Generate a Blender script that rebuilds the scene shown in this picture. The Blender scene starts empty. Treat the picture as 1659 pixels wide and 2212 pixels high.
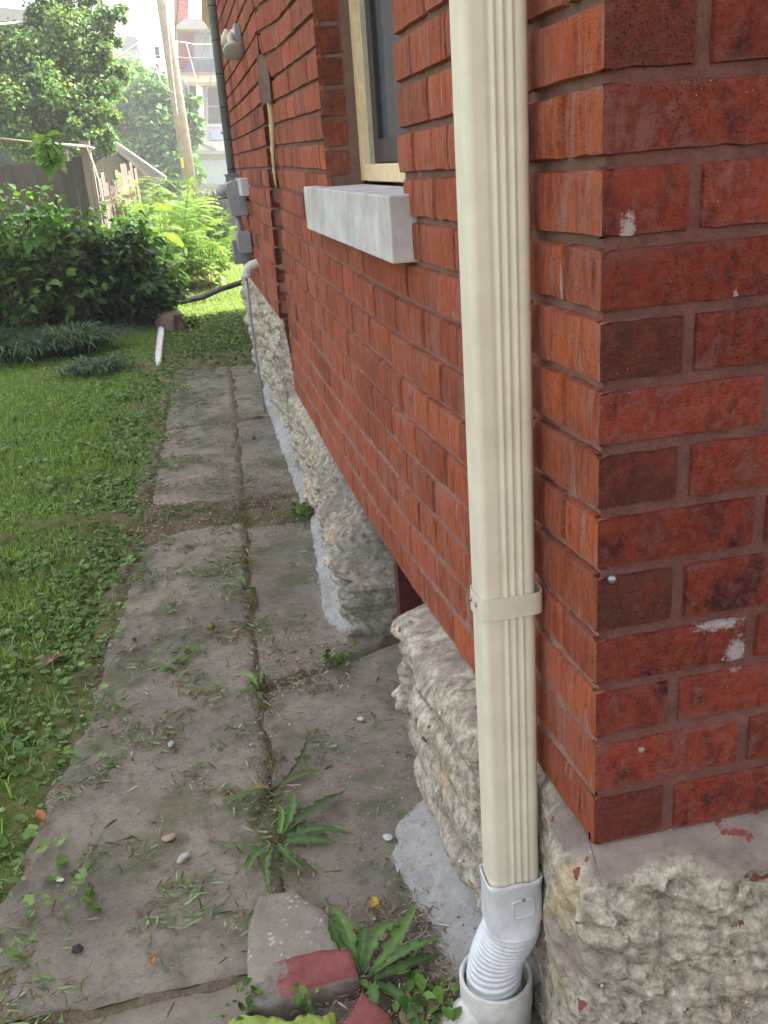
import bpy, bmesh, math, random
import numpy as np
from mathutils import Vector, Matrix, noise
C = bpy.context.scene.collection
SC = bpy.context.scene
random.seed(7); RNG = np.random.default_rng(11)

# ------------------------------------------------------------------ camera, sky, sun, exposure
YAW, PIT, ROL = 0.183809, 0.359981, -0.0732484
FV, SX, SY = 2032.925, 829.5, 1106.0            # focal length in the units of a 1659 x 2212 view
CAM = np.array([-0.4266, -0.9468, 0.8682])
f_ = np.array([math.sin(YAW)*math.cos(PIT), math.cos(YAW)*math.cos(PIT), -math.sin(PIT)])
r0 = np.array([math.cos(YAW), -math.sin(YAW), 0.0]); u0 = np.cross(r0, f_)
RT = r0*math.cos(ROL)+u0*math.sin(ROL); UP = u0*math.cos(ROL)-r0*math.sin(ROL)
cam_data = bpy.data.cameras.new('camera'); cam = bpy.data.objects.new('camera', cam_data); C.objects.link(cam)
M = Matrix(((RT[0], UP[0], -f_[0], CAM[0]), (RT[1], UP[1], -f_[1], CAM[1]), (RT[2], UP[2], -f_[2], CAM[2]), (0, 0, 0, 1)))
cam.matrix_world = M
cam_data.sensor_fit = 'VERTICAL'; cam_data.sensor_height = 36.0; cam_data.lens = 36.0*FV/2212.0
cam_data.clip_start = 0.02; cam_data.clip_end = 600
SC.camera = cam

SUN_EL, SUN_AZ = math.radians(48), math.radians(62)   # azimuth measured from +Y towards +X: behind and right of the house
world = bpy.data.worlds.new('World'); SC.world = world; world.use_nodes = True
wn, wl = world.node_tree.nodes, world.node_tree.links
bg = wn['Background']; sky = wn.new('ShaderNodeTexSky'); sky.sky_type = 'NISHITA'; sky.sun_disc = False
sky.sun_elevation = SUN_EL; sky.sun_rotation = SUN_AZ; sky.dust_density = 6.0; sky.air_density = 1.2; sky.ozone_density = 1.0
hs = wn.new('ShaderNodeHueSaturation'); hs.inputs['Saturation'].default_value = 0.30
wl.new(sky.outputs[0], hs.inputs['Color']); wl.new(hs.outputs[0], bg.inputs[0]); bg.inputs[1].default_value = 0.15
sun = bpy.data.lights.new('sun', 'SUN'); sun.energy = 5.0; sun.angle = math.radians(0.9); sun.color = (1, .95, .86)
so = bpy.data.objects.new('sun', sun); C.objects.link(so)
sd = Vector((math.sin(SUN_AZ)*math.cos(SUN_EL), math.cos(SUN_AZ)*math.cos(SUN_EL), math.sin(SUN_EL)))
so.rotation_euler = sd.to_track_quat('Z', 'Y').to_euler()
SC.view_settings.view_transform = 'Standard'; SC.view_settings.look = 'None'
SC.view_settings.exposure = 2.0; SC.view_settings.gamma = 1.0
SC.cycles.max_bounces = 6; SC.cycles.diffuse_bounces = 4; SC.cycles.transparent_max_bounces = 8
SC.cycles.caustics_reflective = False; SC.cycles.caustics_refractive = False
try: SC.cycles.use_denoising = True
except Exception: pass

# ------------------------------------------------------------------ helpers
def at(vx, vy, ax, val):
    d = f_+RT*(vx-SX)/FV-UP*(vy-SY)/FV
    return CAM+d*((val-CAM[ax])/d[ax])
def proj(P):
    d = np.asarray(P)-CAM; z = d@f_
    return SX+FV*(d@RT)/z, SY-FV*(d@UP)/z, z
def zg(y): return float(np.interp(y, [-5, 2.0, 6.5, 30], [-.5, -.5, -.43, -.42]))
def fb(p, s=1.0, o=4): return noise.fractal(Vector((p[0]*s, p[1]*s, p[2]*s)), 0.6, 2.1, o)
def setp(o, label=None, cat=None, group=None, kind=None):
    if label: o['label'] = label
    if cat: o['category'] = cat
    if group: o['group'] = group
    if kind: o['kind'] = kind
    return o
def empty(name, loc, label, cat, group=None):
    o = bpy.data.objects.new(name, None); C.objects.link(o); o.location = loc; o.empty_display_size = .05
    return setp(o, label, cat, group)
def link(name, me, parent=None, mat=None, smooth=False):
    o = bpy.data.objects.new(name, me); C.objects.link(o)
    if mat: me.materials.append(mat)
    if smooth: me.polygons.foreach_set('use_smooth', [True]*len(me.polygons))
    if smooth == 2: me.set_sharp_from_angle(angle=math.radians(38))
    if parent is not None:
        o.parent = parent; o.location = -parent.location
        if parent.parent is not None: o.location = (0, 0, 0)
    return o
class MB:
    def __init__(s): s.v = []; s.f = []; s.c = []
    def add(s, verts, faces, col=(.5, .5, .5)):
        n = len(s.v); s.v += [tuple(map(float, p)) for p in verts]; s.f += [tuple(i+n for i in f) for f in faces]
        if isinstance(col, list): s.c += col
        else: s.c += [col]*len(verts)
    def box(s, a, b, col=(.5, .5, .5)):
        x0, y0, z0 = a; x1, y1, z1 = b
        s.add([(x0,y0,z0),(x1,y0,z0),(x1,y1,z0),(x0,y1,z0),(x0,y0,z1),(x1,y0,z1),(x1,y1,z1),(x0,y1,z1)],
              [(0,3,2,1),(4,5,6,7),(0,1,5,4),(1,2,6,5),(2,3,7,6),(3,0,4,7)], col)
    def prism(s, poly, d, col=(.5, .5, .5)):     # poly of 3D points swept by vector d
        n = len(poly); P = [tuple(p) for p in poly]+[tuple(np.array(p)+np.array(d)) for p in poly]
        s.add(P, [tuple(range(n))[::-1], tuple(range(n, 2*n))]+[(i, (i+1) % n, n+(i+1) % n, n+i) for i in range(n)], col)
    def tube(s, pts, r, n=10, col=(.5, .5, .5), cap=True):
        pts = [Vector(p) for p in pts]; R = r if isinstance(r, (list, tuple, np.ndarray)) else [r]*len(pts)
        vs = []; prev = None
        for i, p in enumerate(pts):
            t = (pts[min(i+1, len(pts)-1)]-pts[max(i-1, 0)]).normalized()
            if prev is None:
                prev = t.orthogonal().normalized()
            a = (prev-t*prev.dot(t)).normalized(); b = t.cross(a); prev = a
            for k in range(n):
                q = 2*math.pi*k/n; vs.append(p+(a*math.cos(q)+b*math.sin(q))*R[i])
        fs = []
        for i in range(len(pts)-1):
            for k in range(n): fs.append((i*n+k, i*n+(k+1) % n, (i+1)*n+(k+1) % n, (i+1)*n+k))
        if cap: fs += [tuple(range(n))[::-1], tuple(range((len(pts)-1)*n, len(pts)*n))]
        s.add(vs, fs, col)
    def mesh(s, name):
        me = bpy.data.meshes.new(name); me.from_pydata(s.v, [], s.f); me.update()
        a = me.color_attributes.new('Col', 'FLOAT_COLOR', 'POINT')
        c = np.ones((len(s.v), 4), np.float32); c[:, :3] = np.array([q[:3] for q in s.c], np.float32).reshape(-1, 3); a.data.foreach_set('color', c.ravel())
        return me
    def build(s, name, mat, parent=None, smooth=False, bevel=0):
        o = link(name, s.mesh(name), parent, mat, smooth)
        if bevel:
            m = o.modifiers.new('bevel', 'BEVEL'); m.width = bevel; m.segments = 2; m.limit_method = 'ANGLE'
        return o
def arr_mesh(name, V, F, col, mat, parent=None, smooth=False):
    """V (n,3), F (m,k) arrays"""
    me = bpy.data.meshes.new(name); n, m, k = len(V), len(F), F.shape[1]
    me.vertices.add(n); me.vertices.foreach_set('co', np.ascontiguousarray(V, np.float32).ravel())
    me.loops.add(m*k); me.loops.foreach_set('vertex_index', np.ascontiguousarray(F, np.int32).ravel())
    me.polygons.add(m); me.polygons.foreach_set('loop_start', np.arange(0, m*k, k, dtype=np.int32))
    me.update(calc_edges=True); me.validate()
    a = me.color_attributes.new('Col', 'FLOAT_COLOR', 'POINT')
    c = np.ones((n, 4), np.float32); c[:, :3] = col; a.data.foreach_set('color', c.ravel())
    return link(name, me, parent, mat, smooth)
def grid_mesh(name, P, mat, parent=None, col=None, smooth=True, flip=False):
    """P (nu,nv,3)"""
    nu, nv = P.shape[:2]; idx = np.arange(nu*nv).reshape(nu, nv)
    F = np.stack([idx[:-1, :-1], idx[1:, :-1], idx[1:, 1:], idx[:-1, 1:]], -1).reshape(-1, 4)
    if flip: F = F[:, ::-1]
    return arr_mesh(name, P.reshape(-1, 3), F, (col if col is not None else np.full((nu*nv, 3), .5)), mat, parent, smooth)
def frames(az, tilt, roll, s):
    """(n,3,3) matrices; local x = leaf length, z = normal"""
    ca, sa = np.cos(az), np.sin(az); ct, st = np.cos(tilt), np.sin(tilt); cr, sr = np.cos(roll), np.sin(roll)
    X = np.stack([ca*ct, sa*ct, st], -1); Y0 = np.stack([-sa, ca, 0*ca], -1); Z0 = np.cross(X, Y0)
    Y = Y0*cr[:, None]+Z0*sr[:, None]; Z = np.cross(X, Y)
    return np.stack([X, Y, Z], -1)*np.asarray(s)[:, None, None]
def scatter(name, bv, bf, mats, pos, cols, mat, parent=None):
    bv = np.array(bv, float); bf = np.array(bf, int); N = len(pos); n = len(bv)
    V = np.einsum('nij,kj->nki', mats, bv)+pos[:, None, :]
    F = bf[None]+(np.arange(N)*n)[:, None, None]
    return arr_mesh(name, V.reshape(-1, 3), F.reshape(-1, bf.shape[1]), np.repeat(cols, n, 0), mat, parent)
def colmix(N, pal, jit=.15):
    pal = np.array(pal); c = pal[RNG.integers(0, len(pal), N)]
    return np.clip(c*(1+RNG.normal(0, jit, (N, 1)))+RNG.normal(0, .006, (N, 3)), .003, 1)

# ------------------------------------------------------------------ materials
class NT:
    def __init__(s, name, rough=.8, spec=.3):
        s.m = bpy.data.materials.new(name); s.m.use_nodes = True; s.t = s.m.node_tree; s.n = s.t.nodes; s.l = s.t.links
        s.b = s.n['Principled BSDF']; s.b.inputs['Roughness'].default_value = rough; s.b.inputs['Specular IOR Level'].default_value = spec
        s.g = s.n.new('ShaderNodeNewGeometry'); s.pos = s.g.outputs['Position']
    def mapped(s, sc, rot=(0, 0, 0)):
        m = s.n.new('ShaderNodeMapping'); m.inputs['Scale'].default_value = sc; m.inputs['Rotation'].default_value = rot; s.l.new(s.pos, m.inputs[0]); return m.outputs[0]
    def noise(s, scale, detail=4, rough=.6, vec=None, dist=0):
        t = s.n.new('ShaderNodeTexNoise'); t.inputs['Scale'].default_value = scale; t.inputs['Detail'].default_value = detail
        t.inputs['Roughness'].default_value = rough; t.inputs['Distortion'].default_value = dist; s.l.new(vec or s.pos, t.inputs['Vector']); return t.outputs[0]
    def vor(s, scale, vec=None, feat='F1', out='Distance'):
        t = s.n.new('ShaderNodeTexVoronoi'); t.inputs['Scale'].default_value = scale; t.feature = feat; s.l.new(vec or s.pos, t.inputs['Vector']); return t.outputs[out]
    def ramp(s, v, stops, interp='LINEAR'):
        r = s.n.new('ShaderNodeValToRGB'); r.color_ramp.interpolation = interp; e = r.color_ramp.elements
        while len(e) < len(stops): e.new(.5)
        for i, (p, c) in enumerate(stops):
            e[i].position = p; e[i].color = (c, c, c, 1) if not isinstance(c, (tuple, list)) else (*c, 1)
        s.l.new(v, r.inputs[0]); return r.outputs[0]
    def mix(s, fac, a, b, mode='MIX'):
        m = s.n.new('ShaderNodeMix'); m.data_type = 'RGBA'; m.blend_type = mode
        for sock, v in ((m.inputs[0], fac), (m.inputs[6], a), (m.inputs[7], b)):
            if isinstance(v, (int, float)): sock.default_value = v
            elif isinstance(v, tuple): sock.default_value = (*v, 1)
            else: s.l.new(v, sock)
        return m.outputs[2]
    def math(s, op, a, b=0.0):
        m = s.n.new('ShaderNodeMath'); m.operation = op
        for sock, v in ((m.inputs[0], a), (m.inputs[1], b)):
            if isinstance(v, (int, float)): sock.default_value = v
            else: s.l.new(v, sock)
        return m.outputs[0]
    def attr(s, name='Col'):
        a = s.n.new('ShaderNodeAttribute'); a.attribute_name = name; return a.outputs['Color']
    def sep(s, v=None):
        x = s.n.new('ShaderNodeSeparateXYZ'); s.l.new(v or s.pos, x.inputs[0]); return x.outputs
    def sepc(s, v):
        x = s.n.new('ShaderNodeSeparateColor'); s.l.new(v, x.inputs[0]); return x.outputs
    def bump(s, h, strength=.4, dist=.004, prev=None):
        b = s.n.new('ShaderNodeBump'); b.inputs['Strength'].default_value = strength; b.inputs['Distance'].default_value = dist
        s.l.new(h, b.inputs['Height'])
        if prev: s.l.new(prev, b.inputs['Normal'])
        return b.outputs[0]
    def color(s, c):
        if isinstance(c, tuple): s.b.inputs['Base Color'].default_value = (*c, 1)
        else: s.l.new(c, s.b.inputs['Base Color'])
    def normal(s, n): s.l.new(n, s.b.inputs['Normal'])
MT = {}
def m_plain(name, col, rough=.6, spec=.4, var=.12, nscale=20, bump=.15, dirt=None, metal=0):
    t = NT(name, rough, spec); n = t.noise(nscale, 5, .65); d = tuple(c*(1-2*var) for c in col); h = tuple(min(1, c*(1+var)) for c in col)
    c = t.ramp(n, [(.3, d), (.7, h)])
    if dirt: c = t.mix(t.ramp(t.noise(nscale*.35, 6, .7), [(.52, 0.0), (.72, .7)]), c, dirt)
    t.color(c); t.normal(t.bump(t.noise(nscale*6, 3), bump, .002)); t.b.inputs['Metallic'].default_value = metal
    MT[name] = t.m; return t.m
def m_attr(name, rough=.6, spec=.3, trans=0.0, nscale=60, var=.25, bump=.1):
    t = NT(name, rough, spec); n = t.noise(nscale, 3)
    c = t.mix(1.0, t.attr(), t.ramp(n, [(.3, 1-var), (.7, 1+var*.3)]), 'MULTIPLY'); t.color(c)
    if bump: t.normal(t.bump(n, bump, .003))
    if trans:
        tr = t.n.new('ShaderNodeBsdfTranslucent'); t.l.new(t.mix(1.0, c, (1.25, 1.35, .5), 'MULTIPLY'), tr.inputs[0]); mx = t.n.new('ShaderNodeMixShader'); mx.inputs[0].default_value = trans
        t.l.new(t.b.outputs[0], mx.inputs[1]); t.l.new(tr.outputs[0], mx.inputs[2]); t.l.new(mx.outputs[0], t.n['Material Output'].inputs[0])
    MT[name] = t.m; return t.m
def m_brick(name, side):
    t = NT(name, .85, .10); A = t.sepc(t.attr()); r, g, b = A[0], A[1], A[2]
    if side: st = t.mapped((8, 26, 4.5)); st2 = t.mapped((30, 85, 14)); wc = t.mapped((60, 420, 60))
    else: st = t.mapped((16, 6, 9)); st2 = t.mapped((60, 20, 60)); wc = t.mapped((60, 60, 420))
    add = t.n.new('ShaderNodeVectorMath'); add.operation = 'ADD'; cx = t.n.new('ShaderNodeCombineXYZ'); t.l.new(t.math('MULTIPLY', r, 37.0), cx.inputs[0]); t.l.new(t.math('MULTIPLY', g, 19.0), cx.inputs[2])
    t.l.new(st, add.inputs[0]); t.l.new(cx.outputs[0], add.inputs[1])
    n1 = t.noise(1.0, 5, .62, add.outputs[0], .5); n2 = t.noise(1.0, 4, .7, st2)
    fine = t.noise(420, 3, .7); grain = t.noise(1.0, 3, .7, wc)
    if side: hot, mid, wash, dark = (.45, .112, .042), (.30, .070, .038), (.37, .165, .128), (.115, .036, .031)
    else: hot, mid, wash, dark = (.255, .046, .025), (.165, .033, .024), (.22, .088, .076), (.055, .021, .019)  # front wall's shade put into darker brick colours, with a purplish wash
    c = t.ramp(n1, [(.30 if side else .35, dark), (.40 if side else .43, mid), (.50, hot), (.57, mid), (.66, wash)])
    c = t.mix(t.ramp(n2, [(.48, 0.0), (.64, .65)]), c, wash)
    c = t.mix(t.ramp(n2, [(.30, .6), (.42, 0.0)]), c, dark)
    c = t.mix(t.ramp(b, [(.35, 0.0), (.95, .72)]), c, wash)                      # mortar wash near brick edges
    c = t.mix(t.math('MULTIPLY', t.ramp(g, [(.70, 0.0), (.93, .95)]), t.ramp(t.noise(26, 4, .65), [(.32, .35), (.58, 1.0)])), c, t.mix(n2, dark, (.12, .05, .035)))  # some bricks burnt dark
    c = t.mix(1.0, c, t.ramp(r, [(0, .80), (1, 1.16)]), 'MULTIPLY')
    c = t.mix(t.ramp(fine, [(.52, 0.0), (.68, .6)]), c, dark)
    c = t.mix(t.ramp(t.noise(190, 2, .6), [(.56, 0.0), (.66, .45)]), c, tuple(min(1, q*1.5) for q in mid))
    pit = t.vor(250); pm = t.math('MULTIPLY', t.ramp(pit, [(.12, 1.0), (.26, 0.0)]), t.ramp(t.noise(9, 3), [(.42, 0.0), (.55, 1.0)]))
    c = t.mix(t.math('MULTIPLY', pm, .6), c, (.03, .012, .012))
    fl = t.math('MULTIPLY', t.ramp(t.vor(95), [(.05, 1.0), (.085, 0.0)]), t.ramp(t.noise(14, 2), [(.60, 0.0), (.66, 1.0)]))
    c = t.mix(t.math('MULTIPLY', fl, .7), c, (.6, .52, .48))                      # flecks of old whitewash
    if not side:
        for (vx, vy, rad, sc) in ((1357, 495, .011, (1, 1, .45)), (1556, 1346, .026, (.55, 1, 1.9)), (1592, 1412, .022, (1, 1, .7)), (1590, 640, .007, (1.6, 1, .6)), (1385, 1620, .006, (1, 1, 1))):
            q = at(vx, vy, 1, 0.0); sb = t.n.new('ShaderNodeVectorMath'); sb.operation = 'SUBTRACT'; t.l.new(t.pos, sb.inputs[0]); sb.inputs[1].default_value = tuple(q)
            ml = t.n.new('ShaderNodeVectorMath'); ml.operation = 'MULTIPLY'; t.l.new(sb.outputs[0], ml.inputs[0]); ml.inputs[1].default_value = sc; ln = t.n.new('ShaderNodeVectorMath'); ln.operation = 'LENGTH'; t.l.new(ml.outputs[0], ln.inputs[0])
            mk = t.ramp(t.math('ADD', t.math('DIVIDE', ln.outputs['Value'], rad), t.math('MULTIPLY', t.math('SUBTRACT', t.noise(130, 4, .75), .5), 2.2)), [(.40, .6), (.80, 0.0)]); c = t.mix(mk, c, (.55, .53, .55))
    if side:
        wv = t.noise(1.0, 4, .6, t.mapped((5, 9, 5))); c = t.mix(t.ramp(wv, [(.52, 0.0), (.68, .55)]), c, wash)
        dr = t.noise(1.0, 2, .5, t.mapped((10, 120, 9))); c = t.mix(t.ramp(dr, [(.70, 0.0), (.73, .7)]), c, (.55, .45, .42))
    t.color(c)
    h = t.math('ADD', t.math('MULTIPLY', grain, .6), t.math('SUBTRACT', fine, t.math('MULTIPLY', pm, 2.0)))
    t.normal(t.bump(t.noise(38, 5, .6), .6, .008, t.bump(h, .8, .003))); MT[name] = t.m; return t.m
def m_mortar(name, c1, c2):
    t = NT(name, .9, .15); n = t.noise(26, 6, .7); s = t.noise(260, 4, .75)
    c = t.ramp(n, [(.3, c1), (.62, c2)])
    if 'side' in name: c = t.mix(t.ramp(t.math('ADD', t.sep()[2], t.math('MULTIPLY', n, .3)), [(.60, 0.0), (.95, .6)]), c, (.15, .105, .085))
    c = t.mix(t.ramp(s, [(.5, 0.0), (.7, .6)]), c, tuple(q*.45 for q in c1)); t.color(c)
    t.normal(t.bump(s, .7, .003, t.bump(n, .5, .008))); MT[name] = t.m; return t.m
def m_stone(name):
    t = NT(name, .9, .2); A = t.sepc(t.attr())
    lay = t.noise(1.0, 6, .68, t.mapped((9, 9, 26)), .2); big = t.noise(7, 6, .65, None, .2); fine = t.noise(150, 5, .72); mid = t.noise(42, 6, .72, None, .15)
    c = t.ramp(mid, [(.30, (.09, .08, .068)), (.41, (.25, .225, .185)), (.53, (.42, .385, .32)), (.66, (.64, .61, .54))])
    c = t.mix(t.ramp(big, [(.56, 0.0), (.68, .6)]), c, (.50, .37, .20))              # ochre stain
    c = t.mix(t.ramp(lay, [(.30, .45), (.40, 0.0)]), c, (.13, .11, .095))
    c = t.mix(t.ramp(fine, [(.56, 0.0), (.72, .45)]), c, (.66, .64, .60))
    c = t.mix(t.ramp(fine, [(.28, .6), (.42, 0.0)]), c, (.07, .06, .055))
    mauve = t.ramp(t.noise(18, 5), [(.3, (.19, .15, .14)), (.7, (.34, .285, .265))])
    c = t.mix(A[0], c, mauve)                                                       # smeared bed mortar
    rp = t.math('MULTIPLY', t.ramp(t.noise(30, 3, .5), [(.675, 0.0), (.70, 1.0)]), A[1])
    c = t.mix(rp, c, (.22, .07, .06))                                               # drips of red masonry paint
    wp = t.math('MULTIPLY', t.ramp(t.noise(46, 3, .5), [(.71, 0.0), (.73, 1.0)]), A[1]); c = t.mix(wp, c, (.72, .70, .68))
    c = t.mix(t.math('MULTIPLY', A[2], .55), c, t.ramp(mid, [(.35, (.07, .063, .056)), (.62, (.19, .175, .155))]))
    c = t.mix(1.0, c, (1.12, 1.09, 1.05), 'MULTIPLY')
    t.color(c)
    t.normal(t.bump(mid, .8, .010, t.bump(lay, .5, .01, t.bump(fine, .7, .004)))); MT[name] = t.m; return t.m
def m_conc(name, base, dark, moss=.5):
    t = NT(name, .92, .15); x, y, z = t.sep()
    big = t.noise(2.3, 5, .6, None, .4); mid = t.noise(14, 6, .7); fine = t.noise(260, 4, .75); sand = t.vor(420)
    c = t.ramp(big, [(.30, dark), (.62, base)])
    c = t.mix(t.ramp(mid, [(.45, 0.0), (.68, .5)]), c, tuple(q*.62 for q in dark))
    c = t.mix(t.math('MULTIPLY', t.ramp(t.noise(5.5, 5, .65), [(.50, 0.0), (.64, 1.0)]), moss), c, (.105, .112, .052))
    c = t.mix(t.ramp(fine, [(.55, 0.0), (.75, .5)]), c, (.42, .38, .33)); c = t.mix(t.ramp(fine, [(.25, .55), (.42, 0.0)]), c, (.05, .045, .04))
    c = t.mix(t.math('MULTIPLY', t.ramp(t.vor(55), [(.07, 1.0), (.12, 0.0)]), t.ramp(t.noise(6, 2), [(.52, 0.0), (.6, 1.0)])), c, (.45, .42, .38))
    c = t.mix(t.ramp(t.noise(70, 4, .7), [(.56, 0.0), (.66, .5)]), c, tuple(q*.5 for q in dark)); c = t.mix(t.ramp(t.noise(48, 4, .75), [(.60, 0.0), (.70, .5)]), c, (.095, .11, .045) if moss > .3 else base)
    c = t.mix(t.ramp(t.noise(1.3, 3, .5), [(.52, 0.0), (.66, .45)]), c, tuple(q*1.25 for q in base))
    if name == 'walk_concrete':
        dd = t.n.new('ShaderNodeVectorMath'); dd.operation = 'DISTANCE'; t.l.new(t.pos, dd.inputs[0]); dd.inputs[1].default_value = (-.19, .86, -.49)
        sp = t.math('MULTIPLY', t.ramp(dd.outputs['Value'], [(.10, 1.0), (.17, 0.0)]), t.ramp(t.vor(38), [(.20, 1.0), (.26, 0.0)])); sp = t.math('MULTIPLY', sp, t.ramp(t.noise(17, 2), [(.5, 0.0), (.54, 1.0)])); c = t.mix(t.math('MULTIPLY', sp, .8), c, (.33, .09, .095))
        sp = t.math('MULTIPLY', t.ramp(dd.outputs['Value'], [(.12, 1.0), (.30, 0.0)]), t.ramp(t.vor(60, t.mapped((1, 1.3, 1), (0, 0, .5))), [(.10, 1.0), (.13, 0.0)])); sp = t.math('MULTIPLY', sp, t.ramp(t.noise(23, 2), [(.54, 0.0), (.58, 1.0)])); c = t.mix(sp, c, (.75, .74, .72))
    if name == 'chunk_concrete':
        sp = t.math('MULTIPLY', t.ramp(t.vor(75), [(.26, 1.0), (.32, 0.0)]), t.ramp(t.noise(34, 2), [(.50, 0.0), (.55, 1.0)])); c = t.mix(t.math('MULTIPLY', sp, .8), c, (.55, .54, .54))
    t.color(c); t.normal(t.bump(mid, .45, .012, t.bump(fine, .9, .004))); MT[name] = t.m; return t.m
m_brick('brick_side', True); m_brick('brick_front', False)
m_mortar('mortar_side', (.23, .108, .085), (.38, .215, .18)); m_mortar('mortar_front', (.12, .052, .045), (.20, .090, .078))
m_stone('limestone')
m_conc('walk_concrete', (.33, .285, .235), (.175, .155, .128), .7); m_conc('soil', (.13, .095, .07), (.06, .045, .033), .6); m_conc('chunk_concrete', (.36, .32, .265), (.25, .215, .175), .1)
t = NT('cement', .92, .12); nb = t.noise(8, 5, .7); nf = t.noise(150, 4, .75); c = t.ramp(nb, [(.3, (.27, .265, .255)), (.65, (.45, .445, .44))]); c = t.mix(t.ramp(t.noise(30, 5, .75), [(.54, 0.0), (.68, .75)]), c, (.17, .15, .125)); c = t.mix(t.ramp(nf, [(.58, 0.0), (.68, .7)]), c, (.10, .09, .07)); c = t.mix(t.math('MULTIPLY', t.ramp(t.vor(48), [(.10, 1.0), (.16, 0.0)]), t.ramp(t.noise(11, 2), [(.5, 0.0), (.56, 1.0)])), c, (.05, .045, .035)); t.color(c); t.normal(t.bump(nb, .6, .02, t.bump(nf, .9, .004))); MT['cement'] = t.m
m_plain('sill_stone', (.58, .56, .56), .9, .15, .14, 10, .6, (.38, .34, .34))
m_attr('leaf', .6, .25, .35); m_attr('grass_mat', .55, .3, .35); m_attr('litter', .8, .2, 0); m_attr('attr_rough', .85, .2, 0, 30, .3, .3); m_attr('paint', .5, .4, 0, 12, .14, .06)
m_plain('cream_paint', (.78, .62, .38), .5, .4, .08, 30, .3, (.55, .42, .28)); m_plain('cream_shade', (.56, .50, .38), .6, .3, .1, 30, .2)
m_plain('spout_cream', (.76, .70, .575), .40, .45, .04, 18, .10, (.66, .59, .47)); m_plain('strap_cream', (.72, .66, .54), .4, .5, .04, 60, .05)
m_plain('white_plastic', (.68, .70, .74), .42, .45, .08, 45, .12, (.46, .45, .44)); m_plain('pvc', (.64, .63, .60), .4, .45, .08, 55, .10, (.40, .36, .29))
m_plain('metal', (.35, .35, .36), .45, .6, .2, 60, .2, None, .7); m_plain('grey_box', (.30, .31, .33), .5, .4, .08, 20, .1); m_plain('conduit_grey', (.22, .25, .27), .5, .4, .12, 12, .1)
m_plain('dark_frame', (.045, .035, .035), .5, .4, .2, 30, .2); m_plain('black_pipe', (.020, .022, .025), .85, .1, .3, 20, .3, (.05, .05, .045))
m_plain('pole_wood', (.42, .34, .27), .85, .2, .15, 6, .5, (.25, .20, .16)); m_plain('red_paint', (.11, .028, .024), .6, .3, .2, 40, .3)
t = NT('fence_wood', .9, .15); st = t.mapped((40, 40, 2.0)); c = t.ramp(t.noise(1.0, 6, .7, st, .6), [(.3, (.105, .098, .092)), (.7, (.25, .235, .22))]); c = t.mix(1.0, c, t.attr(), 'MULTIPLY'); t.color(c); t.normal(t.bump(t.noise(1.0, 4, .7, st), .5, .01)); MT['fence_wood'] = t.m
t = NT('glass', .04, .6); t.color(t.ramp(t.noise(3), [(.3, (.028, .032, .042)), (.7, (.045, .05, .062))])); t.normal(t.bump(t.noise(4), .08, .01)); MT['glass'] = t.m
t = NT('screen', .22, .6); t.color(t.mix(t.ramp(t.noise(1.0, 3, .6, t.mapped((5, 60, 1.5))), [(.35, 0.0), (.7, 1.0)]), (.07, .075, .09), (.13, .14, .165))); MT['screen'] = t.m
t = NT('bulb_glass', .12, .7); r = t.n.new('ShaderNodeTexWave'); r.wave_type = 'RINGS'; r.inputs['Scale'].default_value = 30; t.color((.42, .42, .41)); t.normal(t.bump(t.noise(60), .2, .004)); MT['bulb_glass'] = t.m
t = NT('bag_plastic', .3, .5); c = t.ramp(t.noise(14, 4), [(.3, (.30, .42, .05)), (.7, (.44, .56, .13))]); t.color(c); tr = t.n.new('ShaderNodeBsdfTranslucent'); t.l.new(c, tr.inputs[0]); mx = t.n.new('ShaderNodeMixShader'); mx.inputs[0].default_value = .35; t.l.new(t.b.outputs[0], mx.inputs[1]); t.l.new(tr.outputs[0], mx.inputs[2]); t.l.new(mx.outputs[0], t.n['Material Output'].inputs[0]); t.normal(t.bump(t.noise(55, 3), .5, .006)); MT['bag_plastic'] = t.m
t = NT('brick_far', .9, .2); bt = t.n.new('ShaderNodeTexBrick'); mp = t.n.new('ShaderNodeCombineXYZ'); xs = t.sep(); t.l.new(t.math('ADD', xs[0], xs[1]), mp.inputs[0]); t.l.new(xs[2], mp.inputs[1]); t.l.new(mp.outputs[0], bt.inputs[0])
bt.inputs['Scale'].default_value = 1; bt.inputs['Brick Width'].default_value = .23; bt.inputs['Row Height'].default_value = .08; bt.inputs['Mortar Size'].default_value = .008
bt.inputs['Color1'].default_value = (.36, .09, .05, 1); bt.inputs['Color2'].default_value = (.27, .06, .035, 1); bt.inputs['Mortar'].default_value = (.3, .2, .17, 1); t.color(bt.outputs[0]); MT['brick_far'] = t.m

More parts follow.
